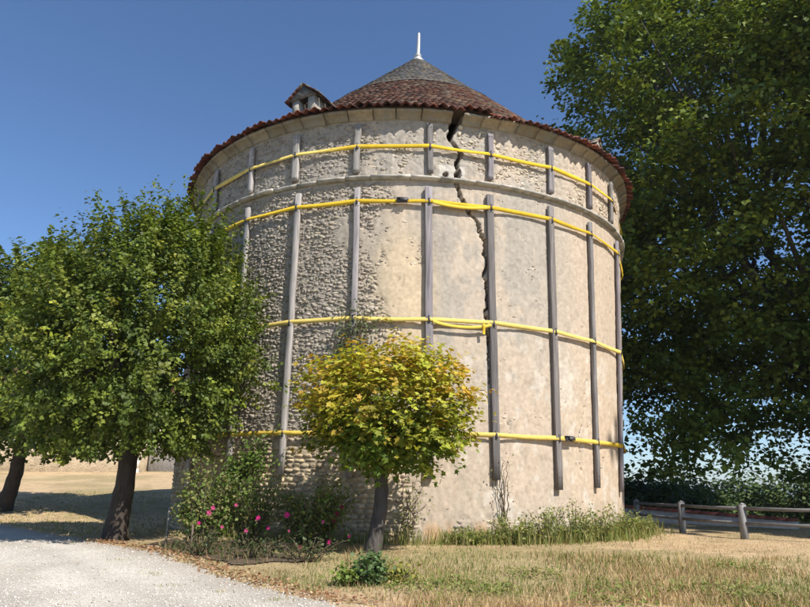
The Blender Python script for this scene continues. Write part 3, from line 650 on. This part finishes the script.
def plane_tree(x, y, z0, c, rd, ncl, per, lsz, label, seed, carve=None, tr=.6, pw=3.2):
    rs = np.random.RandomState(seed); root = thing('plane_tree', (x, y, z0), label, 'tree', 'big plane trees on the right'); c = np.array(c); rd = np.array(rd)
    mb = MB(); trunk(mb, x, y, z0 - .3, z0 + 7, tr, tr * .6, (.3, 0), (.10, .09, .07), .4, 14, seed)
    limbs(mb, (x + .2, y, z0 + 4.0), c + sph(rs, 22) * rd * np.array([.75, .75, .6]), tr * .35, rs, (.085, .075, .06), .8); mb.build('trunk', M_bark, root, smooth=True); mb2 = MB()
    nb = ncl // 11; v = sph(rs, nb); g = 1 / ((np.abs(v) ** pw).sum(1) ** (1 / pw)); lump = .74 + .5 * fbm(np.arctan2(v[:, 0], -v[:, 1]) * 2.3 + 11, v[:, 2] * 3.1 + 5, 4, seed)
    bc = c + v * rd * (g * lump * rs.uniform(.2, 1.0, nb) ** .45)[:, None]; ib = rs.randint(0, nb, ncl); u = unit(v[ib] + .5 * sph(rs, ncl))
    b = bc[ib] + np.clip(rs.normal(size=(ncl, 3)), -1.8, 1.8) * np.array([1.0, 1.0, .62]) * rs.uniform(.75, 1.25, nb)[ib][:, None]
    for k_ in [q_ for q_ in range(0, nb, 3) if bc[q_][2] > 6.5]: limbs(mb2, c + (bc[k_] - c) * .35 - np.array([0, 0, 1.2]), [bc[k_]], .10, rs, (.085, .075, .06), .3)
    cs = rs.uniform(.45, .95, ncl)
    Q = np.clip(rs.normal(size=(ncl, per, 3)), -1.7, 1.7) * np.array([.52, .52, .30]); P = b[:, None] + Q * cs[:, None, None]
    P[..., 2] -= .25 * (Q[..., :2] ** 2).sum(-1) * cs[:, None]
    nr = unit(u[:, None] * .35 + np.array([0, 0, .8]) + rs.normal(size=(ncl, per, 3)) * .5)
    mb2.build('limbs', M_bark, root, smooth=True)
    tone = pick(rs, [(.10, .145, .024), (.13, .18, .028), (.075, .115, .02), (.18, .22, .036)], ncl, .2)[:, None] * rs.uniform(.8, 1.25, (ncl, per, 1))
    P = P.reshape(-1, 3); k = (P[:, 2] > z0 + 1.3) & outside_tower(P, .5)
    if carve: k &= ~carve(P)
    cr = MB(); leaves(cr, P[k], nr.reshape(-1, 3)[k], (rs.uniform(.65, 1.2, len(P)) * lsz)[k], tone.reshape(-1, 3)[k], KITE, .5, rs); cr.build('crown', M_leafd, root)
plane_tree(17.6, 24.8, -.1, (15.0, 24.2, 13.2), (8.9, 7.2, 13.6), 3700, 58, .21, 'huge dark green plane tree overhanging behind the tower\'s right side', 71,
           lambda P: (np.hypot((P[:, 0] - 12.3) / 1.9, (P[:, 2] - 1.2) / 2.5) < 1 + .25 * (noise(P[:, 0] * 2, P[:, 2] * 2, 9) - .5)) | (P[:, 2] < 1.6) | (P[:, 0] < 6.7))
plane_tree(24.6, 11.6, 0, (24.6, 11.6, 13.5), (9.4, 9.4, 11.8), 1600, 40, .46, 'second plane tree beyond the right edge, shading fence and lawn', 72, lambda P: P[:, 2] < 5, .55)

# ------------------------------------------------------------------ plants
def gp(x, y): return np.array([x, y, float(gz(x, y))])
def bush(name, x, y, h, rx, label, cat, pal, nst, per, lsz, seed, tpl=LEAF4, group=None, flowers=(), fcol=(.62, .04, .19), up=.8, mat_=None, woody=(.10, .08, .05)):
    rs = np.random.RandomState(seed); b = gp(x, y); root = thing(name, tuple(b), label, cat, group); st = MB(); fo = MB()
    for k in range(nst):
        a = rs.uniform(0, 2 * np.pi); r = rx * math.sqrt(rs.rand()); tip = b + np.array([math.cos(a) * r, math.sin(a) * r * .8, h * rs.uniform(.35, 1.12) * (1 - .3 * (r / rx) ** 2)])
        q = np.linspace(0, 1, 6)[:, None]; mid = b * .45 + tip * .55 + np.array([0, 0, h * .22]); s0 = b + np.array([math.cos(a), math.sin(a), 0]) * r * .3
        P = s0 * (1 - q) ** 2 + 2 * mid * q * (1 - q) + tip * q ** 2; st.tube(P, np.linspace(.009, .003, 6), 4, woody)
        t = rs.uniform(.2, 1, per); C = s0 * ((1 - t) ** 2)[:, None] + mid * (2 * t * (1 - t))[:, None] + tip * (t ** 2)[:, None] + rs.normal(size=(per, 3)) * .055
        k2 = outside_tower(C, .03) & (C[:, 2] > b[2] + .02)
        leaves(fo, C[k2], (unit(rs.normal(size=(per, 3)) * .6 + np.array([0, -.2, up])))[k2], rs.uniform(.6, 1.2, per)[k2] * lsz, pick(rs, pal, per)[k2], tpl, .3, rs)
    st.build('stems', M_stem, root); fo.build('foliage', mat_ or M_leaf, root)
    for (fx, fy, fz, fs, fc) in flowers: blossom(root, np.array([fx, fy, fz]), fs * .48, fc, rs)
    return root
def blossom(root, c, s, col, rs):
    m = MB()
    for ring, (n, r, tl) in enumerate(((5, 1.0, .35), (5, .75, .75), (4, .45, 1.1))):
        for k in range(n):
            a = k / n * 2 * np.pi + ring * .6 + rs.uniform(-.2, .2); rdv = np.array([math.cos(a), -.35 + 0 * a, math.sin(a)]); rdv = np.array([math.cos(a), 0, math.sin(a)]); tn = np.array([-math.sin(a), 0, math.cos(a)]); ax = np.array([.15, -.8, .55])
            f = lambda rr, ww, hh: c + s * (rdv * rr * r + tn * ww + ax * hh * tl * .5)
            V = [f(0, 0, 0), f(.45, -.36, .3), f(.5, 0, .15), f(.45, .36, .3), f(.95, -.28, .7), f(1.0, 0, .6), f(.95, .28, .7)]
            m.add(V, [np.array([[0, 2, 1], [0, 3, 2]]), np.array([[1, 2, 5, 4], [2, 3, 6, 5]])], np.array(col) * rs.uniform(.8, 1.15))
    m.build('blossom', M_petal, root)
PINK = (.66, .035, .22); ROSE = (.60, .10, .24); DARK = (.16, .012, .03)
RP = [(.13, .19, .04), (.16, .21, .05), (.19, .19, .06), (.21, .18, .07), (.10, .15, .035)]
def at(px, py, y):      # helper used once to read placements: pixel of the photograph to a point at depth y
    a = rad(16.74); r = rad(.7); X = px - 405; Y = py - 303.5; X, Y = X * math.cos(r) + Y * math.sin(r), -X * math.sin(r) + Y * math.cos(r)
    d = np.array([X, 615 * math.cos(a) + Y * math.sin(a), 615 * math.sin(a) - Y * math.cos(a)]); return d / d[1] * y + np.array([0, 0, EYE])
def fl(lst, y): return [(*at(px, py, y + dy), s, c) for (px, py, dy, s, c) in lst]
bush('rose_bush', -3.28, 10.7, 1.5, .48, 'loose rose bush with one pink bloom beside the thin stakes', 'bush', RP, 42, 50, .065, 81, flowers=fl([(209, 513, 0, .09, ROSE), (213, 508, .1, .08, ROSE), (199, 523, 0, .06, PINK), (222, 527, .1, .06, ROSE)], 10.25), group='roses at the tower foot')
bush('rose_bush', -2.5, 10.8, 1.35, .55, 'sparse rose bush with thin bare stems between the other two roses', 'bush', RP, 46, 42, .06, 82, flowers=fl([(258, 518, 0, .085, PINK), (246, 531, -.1, .07, ROSE), (268, 528, 0, .06, PINK), (236, 505, .1, .06, ROSE)], 10.3), group='roses at the tower foot')
bush('rose_bush', -1.5, 10.8, 1.2, .75, 'broad rose bush with bright pink and dark red blooms by the maple', 'bush', RP, 76, 44, .06, 83, flowers=fl([(287, 515, 0, .10, PINK), (318, 508, .1, .07, DARK), (337, 514, .1, .08, DARK), (342, 507, .1, .07, DARK), (323, 522, -.1, .06, ROSE), (329, 542, -.2, .07, PINK), (300, 547, -.2, .07, PINK), (349, 536, -.1, .06, PINK), (289, 531, -.1, .05, ROSE), (334, 521, 0, .06, DARK)], 10.35), group='roses at the tower foot')
# low growth in the bed
for k, (x, y, h, r, lab) in enumerate([(-3.0, 9.85, .34, .45, 'low dark ground plant under the leftmost rose'), (-2.2, 9.6, .32, .6, 'low dark ground plant below the sparse rose'), (-1.35, 9.4, .36, .62, 'low dark ground plant in front of the broad rose')]):
    bush('low_plant', x, y, h, r, lab, 'plant', [(.05, .075, .025), (.07, .09, .03), (.10, .085, .04)], 26, 13, .05, 90 + k, group='low plants in the rose bed')
bush('small_shrub', -.34, 7.85, .33, .24, 'small blue green shrub at the foot of the maple trunk', 'shrub', [(.10, .16, .055), (.12, .19, .07), (.09, .14, .05)], 34, 26, .06, 95)
bush('small_shrub', -.06, 7.95, .22, .2, 'low yellow green weed just right of the small shrub', 'shrub', [(.20, .23, .04), (.24, .22, .05)], 16, 16, .055, 96)
bush('small_shrub', -.62, 7.8, .22, .18, 'low bright green weed just left of the small shrub', 'shrub', [(.13, .20, .03), (.16, .22, .04)], 16, 18, .06, 97)
# climbing rose on the wall
def climber(name, path, label, cat, seed, spread, nst, per, lsz, pal, offr=(.04, .22)):
    rs = np.random.RandomState(seed); p0 = S(path[0][0], path[0][1], .1); root = thing(name, tuple(p0), label, cat); st = MB(); fo = MB(); pth = np.array(path, float)
    for k in range(nst):
        q1 = rs.uniform(.45, 1.0) if k else 1.0; n = 16; q = np.linspace(0, q1, n); t_ = np.interp(q * (len(pth) - 1), np.arange(len(pth)), pth[:, 0]) + np.cumsum(rs.normal(size=n)) * spread * .35; z_ = np.interp(q * (len(pth) - 1), np.arange(len(pth)), pth[:, 1]) + np.cumsum(rs.normal(size=n)) * spread * .03
        o = rs.uniform(*offr) + .03 * np.sin(q * 9 + k); P = S(t_, np.maximum(z_, .12), o); st.tube(P, np.linspace(.012, .004, n), 4, (.11, .08, .05))
        i = rs.randint(1, n, per); C = P[i] + rs.normal(size=(per, 3)) * .07 * (1 + spread * .2); k2 = outside_tower(C, .03)
        T, Nn = frame(float(t_.mean())); leaves(fo, C[k2], unit(Nn + np.array([0, 0, .7]) + rs.normal(size=(per, 3)) * .5)[k2], rs.uniform(.6, 1.2, per)[k2] * lsz, pick(rs, pal, per)[k2], LEAF4, .4, rs)
    st.build('stems', M_stem, root); fo.build('foliage', M_leaf, root)
climber('climbing_rose', [(-36, .15), (-34, .9), (-29, 1.45), (-23.5, 1.95)], 'climbing rose trained diagonally up the tower\'s left side', 'climber', 101, 1.9, 34, 85, .075, [(.11, .18, .03), (.14, .21, .04), (.09, .15, .025)], (.08, .32))
climber('wall_creeper', [(-9.5, 3.3), (-8.8, 3.9), (-8.0, 4.35), (-5.5, 4.5)], 'thin creeper hanging on the timber above the maple crown', 'climber', 102, 1.5, 18, 46, .055, [(.075, .11, .035), (.11, .15, .05), (.09, .10, .04)], (.10, .20))
climber('wall_weed', [(20.3, .55), (20.3, 1.0), (20.1, 1.45), (19.8, 1.7)], 'thin dry weed growing against the plaster below the crack timber', 'weed', 103, .6, 5, 14, .045, [(.16, .13, .06), (.12, .13, .05)], (.05, .12))
climber('wall_weed', [(2.6, .3), (3.0, .8), (3.6, 1.3)], 'pale green weed against the wall right of the maple trunk', 'weed', 104, 1.0, 8, 20, .05, [(.20, .21, .06), (.16, .18, .05)], (.05, .2))
# weeds along the foot of the wall
wl = [(12.5, .30, 'low straggly weeds at the wall foot, leftmost of the right-hand weeds'), (20, .50, 'green weed clump at the wall foot below the crack timber'), (26, .62, 'arching green weed clump between the crack timber and the next'), (33, .75, 'tallest green weed clump, below the second timber right of the crack'), (40, .72, 'dense green weed clump below the fine crack'), (48, .66, 'bushy green weed clump at the right base of the tower'), (57, .55, 'green weed clump at the tower\'s right corner beside the fence'), (66, .42, 'low green weeds trailing towards the fence')]
for k, (t_, h, lab) in enumerate(wl):
    p = S(t_, 0, .42); bush('weed_clump', p[0], p[1], h, .52, lab, 'weeds', [(.16, .20, .04), (.21, .23, .055), (.12, .16, .035), (.28, .25, .09)], 30, 18, .075, 110 + k, SLIM, 'weeds at the tower foot', woody=(.14, .15, .06))
# stakes
for (x, y, h, lab) in ((-3.95, 11.0, .62, 'thin grey stake standing between lime trunk and rose'), (-3.3, 10.3, .40, 'short dark stake under the leftmost rose bush')):
    b = gp(x, y); m = MB(); m.tube([b - U_(.1), b + U_(h * .5) + np.array([.006, 0, 0]), b + U_(h)], [.022, .02, .017], 7, (.30, .28, .25) if h > .5 else (.13, .10, .07), .2); tag(m.build('stake', M_wood), lab, 'stake')

# ------------------------------------------------------------------ ground cover
def scatter_lawn():
    rs = np.random.RandomState(121)
    # mown dry lawn: short straw blades
    n = 70000; y = 6 + 16 * rs.rand(n) ** 1.7; x = (rs.rand(n) * 1.5 - .55) * y * .72 + .5
    k = (drive_d(x, y) < -.12) & outside_tower(np.stack([x, y, 0 * x], -1), .02) & ~BED(x, y); x = x[k]; y = y[k]; n = len(x)
    patch = fbm(x * .9, y * .9, 4, 131); bare = rs.rand(n) > .75 * sm(.50, .64, fbm(x * 1.4 + 5, y * 1.4, 3, 133)); x, y, patch = x[bare], y[bare], patch[bare]; n = len(x); h = rs.uniform(.015, .05, n) * (1 + 1.1 * sm(.45, .65, patch) * sm(11.5, 9.2, y)); g = sm(.40, .66, fbm(x * .33 + 7, y * .33, 4, 3) * .55 + patch * .45)
    straw = pick(rs, [(.50, .36, .21), (.45, .31, .175), (.56, .42, .27), (.36, .24, .14)], n); gr = pick(rs, [(.17, .20, .05), (.13, .16, .04), (.24, .23, .08)], n); c = np.where((rs.rand(n) < .08 + g * .85)[:, None], gr, straw)
    blades(MBx, x, y, h, rs.uniform(.0025, .006, n), c, rs)
    # tall weeds and seed stalks in the foreground
    n = 16000; y = 6 + 4.4 * rs.rand(n); x = (rs.rand(n) * 1.1 - .12) * y * .72
    den = fbm(x * .8 + 3, y * .8, 4, 141); k = (drive_d(x, y) < -.35) & (rs.rand(n) < sm(.42, .62, den)) ; x = x[k]; y = y[k]; n = len(x)
    g = sm(.42, .6, fbm(x * .5 + 1, y * .5, 3, 151)); h = rs.uniform(.04, .15, n) * (.6 + .8 * den[k]); straw = pick(rs, [(.52, .38, .21), (.42, .30, .16), (.34, .22, .12)], n); gr = pick(rs, [(.15, .19, .04), (.12, .15, .035), (.20, .22, .06)], n)
    blades(MBx, x, y, h, rs.uniform(.003, .007, n), np.where((rs.rand(n) < g * .5)[:, None], gr, straw), rs, .8)
    # leafy green weeds in patches
    for (cx_, cy_, rx_, ry_, q_) in ((.55, 7.6, .75, .5, 700), (2.6, 7.7, .5, .4, 420), (3.7, 7.6, .6, .6, 650), (1.7, 8.6, .4, .3, 220), (4.6, 9.2, .5, .4, 260), (2.2, 6.9, .5, .3, 260)):
        r_ = np.sqrt(rs.rand(q_)); a_ = rs.uniform(0, 6.28, q_); x = cx_ + rx_ * r_ * np.cos(a_); y = cy_ + ry_ * r_ * np.sin(a_)
        leaves(MBx, np.stack([x, y, gz(x, y) + rs.uniform(.005, .09, q_)], -1), unit(rs.normal(size=(q_, 3)) * .5 + np.array([0, -.2, 1])), rs.uniform(.03, .075, q_), pick(rs, [(.15, .19, .04), (.12, .16, .035), (.20, .22, .06), (.26, .23, .09)], q_), SLIM, .1, rs)
    # under the wall
    n = 9000; t_ = rs.uniform(-30, 75, n); o = np.abs(rs.normal(size=n)) * .35 + .05; P = S(t_, 0 * t_, o); dens = sm(6, 22, t_); k = rs.rand(n) < .25 + .75 * dens; P = P[k]; n = len(P)
    k2 = ~BED(P[:, 0], P[:, 1]); P = P[k2]; n = len(P)
    blades(MBx, P[:, 0], P[:, 1], rs.uniform(.08, .36, n), rs.uniform(.005, .011, n), pick(rs, [(.17, .20, .05), (.22, .22, .07), (.38, .31, .14), (.13, .17, .04)], n), rs, .5)
    # dry stalks over the rose bed
    n = 9000; x = rs.uniform(-4.3, 0, n); y = rs.uniform(7.4, 11.5, n); k = BED(x, y) & (rs.rand(n) < sm(.3, .6, fbm(x * 2, y * 2, 3, 77))); x = x[k]; y = y[k]; n = len(x)
    blades(MBx, x, y, rs.uniform(.05, .20, n), rs.uniform(.003, .008, n), pick(rs, [(.24, .16, .09), (.12, .12, .05), (.10, .13, .04), (.32, .24, .13)], n), rs, .8)
    # behind on the shaded lawn
    n = 14000; y = 13 + 14 * rs.rand(n); x = -4 - 12 * rs.rand(n); k = (drive_d(x, y) < -.1) & outside_tower(np.stack([x, y, 0 * x], -1), .02); x = x[k]; y = y[k]; n = len(x)
    blades(MBx, x, y, rs.uniform(.03, .07, n), rs.uniform(.008, .014, n), pick(rs, [(.42, .33, .16), (.30, .26, .11), (.18, .20, .06)], n), rs)
def blades(mb, x, y, h, wd, c, rs, lean=.8):
    n = len(x); z = gz(x, y) - .01; a = rs.uniform(0, 2 * np.pi, n); l = rs.normal(size=(n, 2)) * lean * .45
    b = np.stack([x, y, z], -1); s_ = np.stack([np.cos(a), np.sin(a), 0 * a], -1) * wd[:, None]; t = np.stack([l[:, 0] * h, l[:, 1] * h, h], -1)
    mid = b + t * np.array([.4, .4, .6]); V = np.stack([b - s_, b + s_, mid + s_ * .7, mid - s_ * .7, b + t], 1).reshape(-1, 3); o = (np.arange(n) * 5)[:, None]
    mb.add(V, [o + np.array([0, 1, 2, 3]), o + np.array([3, 2, 4])], np.repeat(c, 5, 0))
MBx = MB(); scatter_lawn(); rs_ = np.random.RandomState(177)
for (x0, y0) in ((-2.6, 7.6), (-1.9, 7.2), (-3.9, 9.2), (-3.1, 8.3), (-1.2, 6.7), (-5.6, 11.2)):
    q_ = 60; x_ = x0 + rs_.normal(size=q_) * .09; y_ = y0 + rs_.normal(size=q_) * .06; blades(MBx, x_, y_, rs_.uniform(.02, .07, q_), rs_.uniform(.003, .006, q_), pick(rs_, [(.16, .19, .05), (.22, .22, .08), (.40, .31, .16)], q_), rs_, 1.0)
g_ = MBx.build('grass', M_grass, kind='stuff'); tag(g_, 'dry straw coloured grass with green weeds on the lawn', 'grass')

rs = np.random.RandomState(161); n = 18000; y = 5.8 + 7 * rs.rand(n) ** 1.4; x = -y * .75 + rs.rand(n) * 9; dd = drive_d(x, y) + .35 * (fbm(x * 2.5, y * 2.5, 3, 41) - .5); k = (dd > -.12) & (x > -y * .75); x = x[k]; y = y[k]; dd = dd[k]; n = len(x)
OCT = np.array([(1, 0, 0), (0, 1, 0), (-1, 0, 0), (0, -1, 0), (0, 0, .7), (0, 0, -.5)]); OF = np.array([(0, 1, 4), (1, 2, 4), (2, 3, 4), (3, 0, 4), (1, 0, 5), (2, 1, 5), (3, 2, 5), (0, 3, 5)])
sz = rs.uniform(.004, .011, n) * rs.choice([1, 1, 1, 1.6], n); a = rs.uniform(0, 6.28, n); ov = OCT[None] * (sz[:, None] * rs.uniform(.7, 1.3, (n, 6)))[..., None]
ov = np.stack([ov[..., 0] * np.cos(a)[:, None] - ov[..., 1] * np.sin(a)[:, None], ov[..., 0] * np.sin(a)[:, None] + ov[..., 1] * np.cos(a)[:, None], ov[..., 2]], -1)
V = ov + np.stack([x, y, gz(x, y) + .018 + sz * .2], -1)[:, None]
m = MB(); m.add(V.reshape(-1, 3), ((np.arange(n) * 6)[:, None, None] + OF[None]).reshape(-1, 3), np.repeat(pick(rs, [(.58, .535, .465), (.53, .49, .42), (.62, .575, .51), (.44, .39, .32)], n), 6, 0))
tag(m.build('gravel_stones', M_peb, kind='stuff'), 'loose white gravel stones on the drive', 'gravel')

rs = np.random.RandomState(171); q = rs.rand(2200); P = np.array(DRIVE); yy = 6.6 + 5.2 * q; xx = np.interp(yy, P[::-1, 1], P[::-1, 0]) + rs.normal(size=2200) * .17 + .10
k = rs.rand(2200) < .25 + .75 * noise(xx * 2, yy * 2, 173); xx = xx[k]; yy = yy[k]; n = len(xx)
m = MB(); leaves(m, np.stack([xx, yy, gz(xx, yy) + rs.uniform(.02, .05, n)], -1), unit(rs.normal(size=(n, 3)) * .45 + np.array([0, 0, 1])), rs.uniform(.025, .055, n), pick(rs, [(.34, .18, .10), (.40, .24, .14), (.26, .14, .08), (.46, .33, .20)], n), LEAF4, 0, rs)
tag(m.build('fallen_leaves', M_grass, kind='stuff'), 'brown fallen leaves along the edge of the gravel drive', 'leaves')

# ------------------------------------------------------------------ fence on the right
FP = [(9.95, 11.75), (9.35, 13.4), (7.55, 14.4), (7.0, 16.2), (6.95, 18.0)]
FP = [np.array([8.55, 12.1]), np.array([7.45, 14.2]), np.array([6.93, 16.1]), np.array([6.72, 17.9]), np.array([6.75, 19.7])]
FP = [(9.0, 12.0), (7.5, 14.3), (6.95, 16.2), (7.0, 19.2), (7.1, 21.5)]
FP = [np.array([p[0], p[1]]) for p in [(10.7, 10.9), (9.15, 13.0), (7.5, 14.35), (6.95, 16.2), (6.95, 19.3)]]
FENCE = thing('rail_fence', tuple(gp(7.5, 14.35)), 'grey post and rail fence in the shade right of the tower', 'fence')
for k, p in enumerate(FP):
    b = gp(*p); m = MB(); L_ = np.array([.055, 0, 0]); m.box(b + U_(.30) + L_ * .3, (.058, .01, 0), (-.01, .058, 0), U_(.42) + L_ * .42, (.22, .215, .21)); V = np.array([b + np.array([.041 + sx * .062, sy * .062, .722]) for sx, sy in ((-1, -1), (1, -1), (1, 1), (-1, 1))] + [b + np.array([.043, 0, .765])])
    m.add(V, [np.array([[0, 1, 4], [1, 2, 4], [2, 3, 4], [3, 0, 4]]), np.array([[3, 2, 1, 0]])], (.24, .235, .23)); m.build('post', M_fence, FENCE)
    if k:
        a = gp(*FP[k - 1]); d = unit(b - a); d[2] = 0
        for (h, t_) in ((.64, .04), (.33, .037)):
            m = MB(); m.tube([a + U_(h) + d * .07, (a + b) / 2 + U_(h - .012), b + U_(h) - d * .07], [t_, t_ * .95, t_ * .97], 6, (.14, .135, .13), .1); m.build('rail', M_fence, FENCE)

# low pale wall with a red tile coping beyond the fence
LW = thing('low_wall', tuple(gp(9.3, 19)), 'low pale wall with red tile coping beyond the fence', 'wall')
A = np.array([7.3, 22.5]); B = np.array([11.3, 18.6]); nq = 22; d2 = (B - A) / np.linalg.norm(B - A); n2 = np.array([-d2[1], d2[0]])
m = MB(); rows = []; q = np.linspace(0, 1, nq)
for t_ in q:
    p = A + (B - A) * t_; top = .58 - .26 * t_; zb = -.6
    rows.append([(*(p - n2 * .15), zb), (*(p + n2 * .15), zb), (*(p + n2 * .15), top), (*(p - n2 * .15), top)])
V = np.array(rows).reshape(-1, 3); i = np.arange(nq - 1)[:, None] * 4; j = np.arange(4)[None]; F = np.stack([i + j, i + (j + 1) % 4, i + 4 + (j + 1) % 4, i + 4 + j], -1).reshape(-1, 4)
m.add(V, [F[:, ::-1], np.array([[0, 1, 2, 3]]), (4 * nq - 4 + np.arange(4))[None, ::-1]], (.50, .46, .40)); m.build('wall', M_barn, LW)
rs = np.random.RandomState(181)
for k in range(nq - 1):
    p = A + (B - A) * (k + .5) / (nq - 1); top = .58 - .26 * (k + .5) / (nq - 1); a = np.linspace(0, math.pi, 7); L = np.linalg.norm(B - A) / (nq - 1) * .54; m = MB()
    V = np.array([[*(p + d2 * s_ * L + n2 * .19 * math.cos(b)), top + .01 + .075 * math.sin(b) + .012 * (s_ > 0)] for s_ in (-1, 1) for b in a]); i = np.arange(6); m.add(V, [np.stack([i, i + 1, 7 + i + 1, 7 + i], -1), np.arange(7)[None, ::-1], (7 + np.arange(7))[None], np.array([[0, 7, 13, 6]])], np.array([.36, .10, .06]) * rs.uniform(.7, 1.2)); m.build('coping_tile', M_tile, LW)

# hedge and trees beyond, and the far wood
def round_tree(name, x, y, top, r, label, seed, n, lsz, pal, group, cat='tree'):
    rs = np.random.RandomState(seed); z0 = float(gz(x, y)); root = thing(name, (x, y, z0), label, cat, group); mb = MB(); trunk(mb, x, y, z0 - .3, z0 + (top - z0) * .5, .12 + r * .04, .08, seed=seed)
    c = np.array([x, y, (z0 + top) / 2 + .2]); rd = np.array([r, r * .8, (top - z0) / 2]); limbs(mb, (x, y, z0 + .5), c + sph(rs, 6) * rd * .6, .08, rs, (.07, .06, .05)); mb.build('trunk', M_bark, root)
    ncl = n // 30; u = sph(rs, ncl); b = c + u * rd * (rs.rand(ncl) ** .4 * (.75 + .4 * rs.rand(ncl)))[:, None]; P = b[:, None] + rs.normal(size=(ncl, 30, 3)) * r * .12; P = P.reshape(-1, 3); k = P[:, 2] > z0 + .1
    cr = MB(); leaves(cr, P[k], unit(np.repeat(u, 30, 0) * .5 + np.array([0, 0, .8]) + rs.normal(size=(len(P), 3)) * .5)[k], rs.uniform(.7, 1.2, k.sum()) * lsz, np.repeat(pick(rs, pal, ncl), 30, 0)[k], KITE, .4, rs); cr.build('crown', M_leafd, root)
FPAL = [(.06, .10, .03), (.08, .12, .035), (.05, .085, .03), (.10, .13, .045)]
for k, (x, y, top, r, lab) in enumerate([(11.2, 31, 1.5, 2.0, 'green bush beyond the fence, next to the tower\'s right edge'), (13.6, 33, 1.1, 2.0, 'lower green bush between the first and second fence posts'), (16.0, 36, 1.9, 2.3, 'tall pale bush beyond the second fence post'), (19.4, 39, .1, 2.2, 'low bush below the far hills in the gap'), (22.0, 41, 2.2, 2.3, 'round dark tree beyond the third fence post'), (24.0, 38, 2.4, 3.0, 'wide dark bush behind the right end of the fence'), (26.5, 36, 3.0, 3.0, 'dark bush at the right edge behind the plane trunk')]):
    round_tree('hedgerow_tree', x, y, top, r, lab, 190 + k, 5200, .24, FPAL, 'hedgerow beyond the fence', 'bush')
rs = np.random.RandomState(201); n = 900; y = rs.uniform(90, 520, n); x = y * rs.uniform(.25, .85, n); s_ = rs.uniform(1.8, 3.4, n); m = MB()
per = 26; c = np.stack([x, y, gz(x, y) + s_ * .55], -1); u = sph(rs, n * per).reshape(n, per, 3); Pw = c[:, None] + u * (s_[:, None, None] * np.array([.9, .9, .62])) * rs.uniform(.7, 1.05, (n, per, 1))
leaves(m, Pw.reshape(-1, 3), unit(u + np.array([0, 0, .6])).reshape(-1, 3), np.repeat(s_ * .55, per), np.repeat(pick(rs, FPAL, n), per, 0), KITE, .3, rs); tag(m.build('far_wood', M_leafd, kind='stuff'), 'distant hazy trees below the horizon at right', 'trees')

# overhead cable in the gap under the plane tree
m = MB(); q = np.linspace(-1.2, 1.6, 40)[:, None]; A = at(722, 463, 44); B = at(757, 472.5, 41); P = A + (B - A) * (q * 3); P[:, 2] += .0025 * (P[:, 0] - A[0]) ** 2 * .3; m.tube(P, .016, 5, (.03, .03, .03)); tag(m.build('overhead_cable', M_steel), 'thin dark overhead cable crossing the gap under the plane tree', 'cable')

# pale barn far left and a grey garden wall
gb = float(gz(-22, 40)); BARN = thing('stone_barn', (-25, 42, gb), 'pale sunlit stone barn far behind the lime trunks', 'building')
def slab(name, parent, P0, P1, depth, z0, z1, mat_, col):
    P0, P1 = np.array(P0, float), np.array(P1, float); d = (P1 - P0) / np.linalg.norm(P1 - P0); n_ = np.array([-d[1], d[0]]); c = (P0 + P1) / 2 + n_ * depth / 2; m = MB(); m.box((*c, (z0 + z1) / 2), (*(d * np.linalg.norm(P1 - P0) / 2), 0), (*(n_ * depth / 2), 0), U_((z1 - z0) / 2), col); return m.build(name, mat_, parent)
wb = slab('wall', BARN, (-40, 39), (-16.7, 40.2), 8, gb - 1, gb + 5.2, M_barn, (.56, .47, .34))
rs = np.random.RandomState(221)
for k in range(9):
    m = MB(); L = .42 if k % 2 else .26; m.box((-16.68 - L, 40.2, gb - .3 + k * .6 + .3), (L, .02, 0), (0, .05, 0), U_(.28), np.array([.60, .55, .47]) * rs.uniform(.9, 1.1)); m.build('quoin', M_barn, wb)
m = MB(); d = np.array([23.3, 1.2, 0]) / 23.33; n_ = np.array([-d[1], d[0], 0]); o = np.array([-28.35, 39.6, 0]); z1 = gb + 5.2
V = [o - d * 12.1 - n_ * .4 + U_(z1 - .15), o + d * 12.1 - n_ * .4 + U_(z1 - .15), o + d * 12.1 + n_ * 4 + U_(z1 + 2.2), o - d * 12.1 + n_ * 4 + U_(z1 + 2.2), o + d * 12.1 + n_ * 8.4 + U_(z1 - .15), o - d * 12.1 + n_ * 8.4 + U_(z1 - .15)]
m.add(V, [np.array([[0, 1, 2, 3], [3, 2, 4, 5], [0, 5, 4, 1]]), np.array([[1, 4, 2], [0, 3, 5]])], (.22, .10, .07)); m.build('roof', M_tile, BARN)
GW = slab('garden_wall', None, (-16.6, 41.5), (-9, 43), .5, gb - 1.5, gb + 1.7, M_barn, (.24, .22, .20)); tag(GW, 'low grey stone wall between the barn and the tower', 'wall')

# ------------------------------------------------------------------ the air
m = MB(); m.box((0, 1900, 13.0), (5200, 0, 0), (0, 5300, 0), U_(21.0)); HZ = bpy.data.materials.new('haze'); HZ.use_nodes = True; t = HZ.node_tree; t.nodes.clear()
vo = t.nodes.new('ShaderNodeOutputMaterial'); pv = t.nodes.new('ShaderNodeVolumePrincipled'); pv.inputs['Color'].default_value = (.80, .88, 1.0, 1); pv.inputs['Density'].default_value = .0003; pv.inputs['Anisotropy'].default_value = .2
t.links.new(pv.outputs[0], vo.inputs['Volume']); m.build('haze', HZ, kind='stuff')
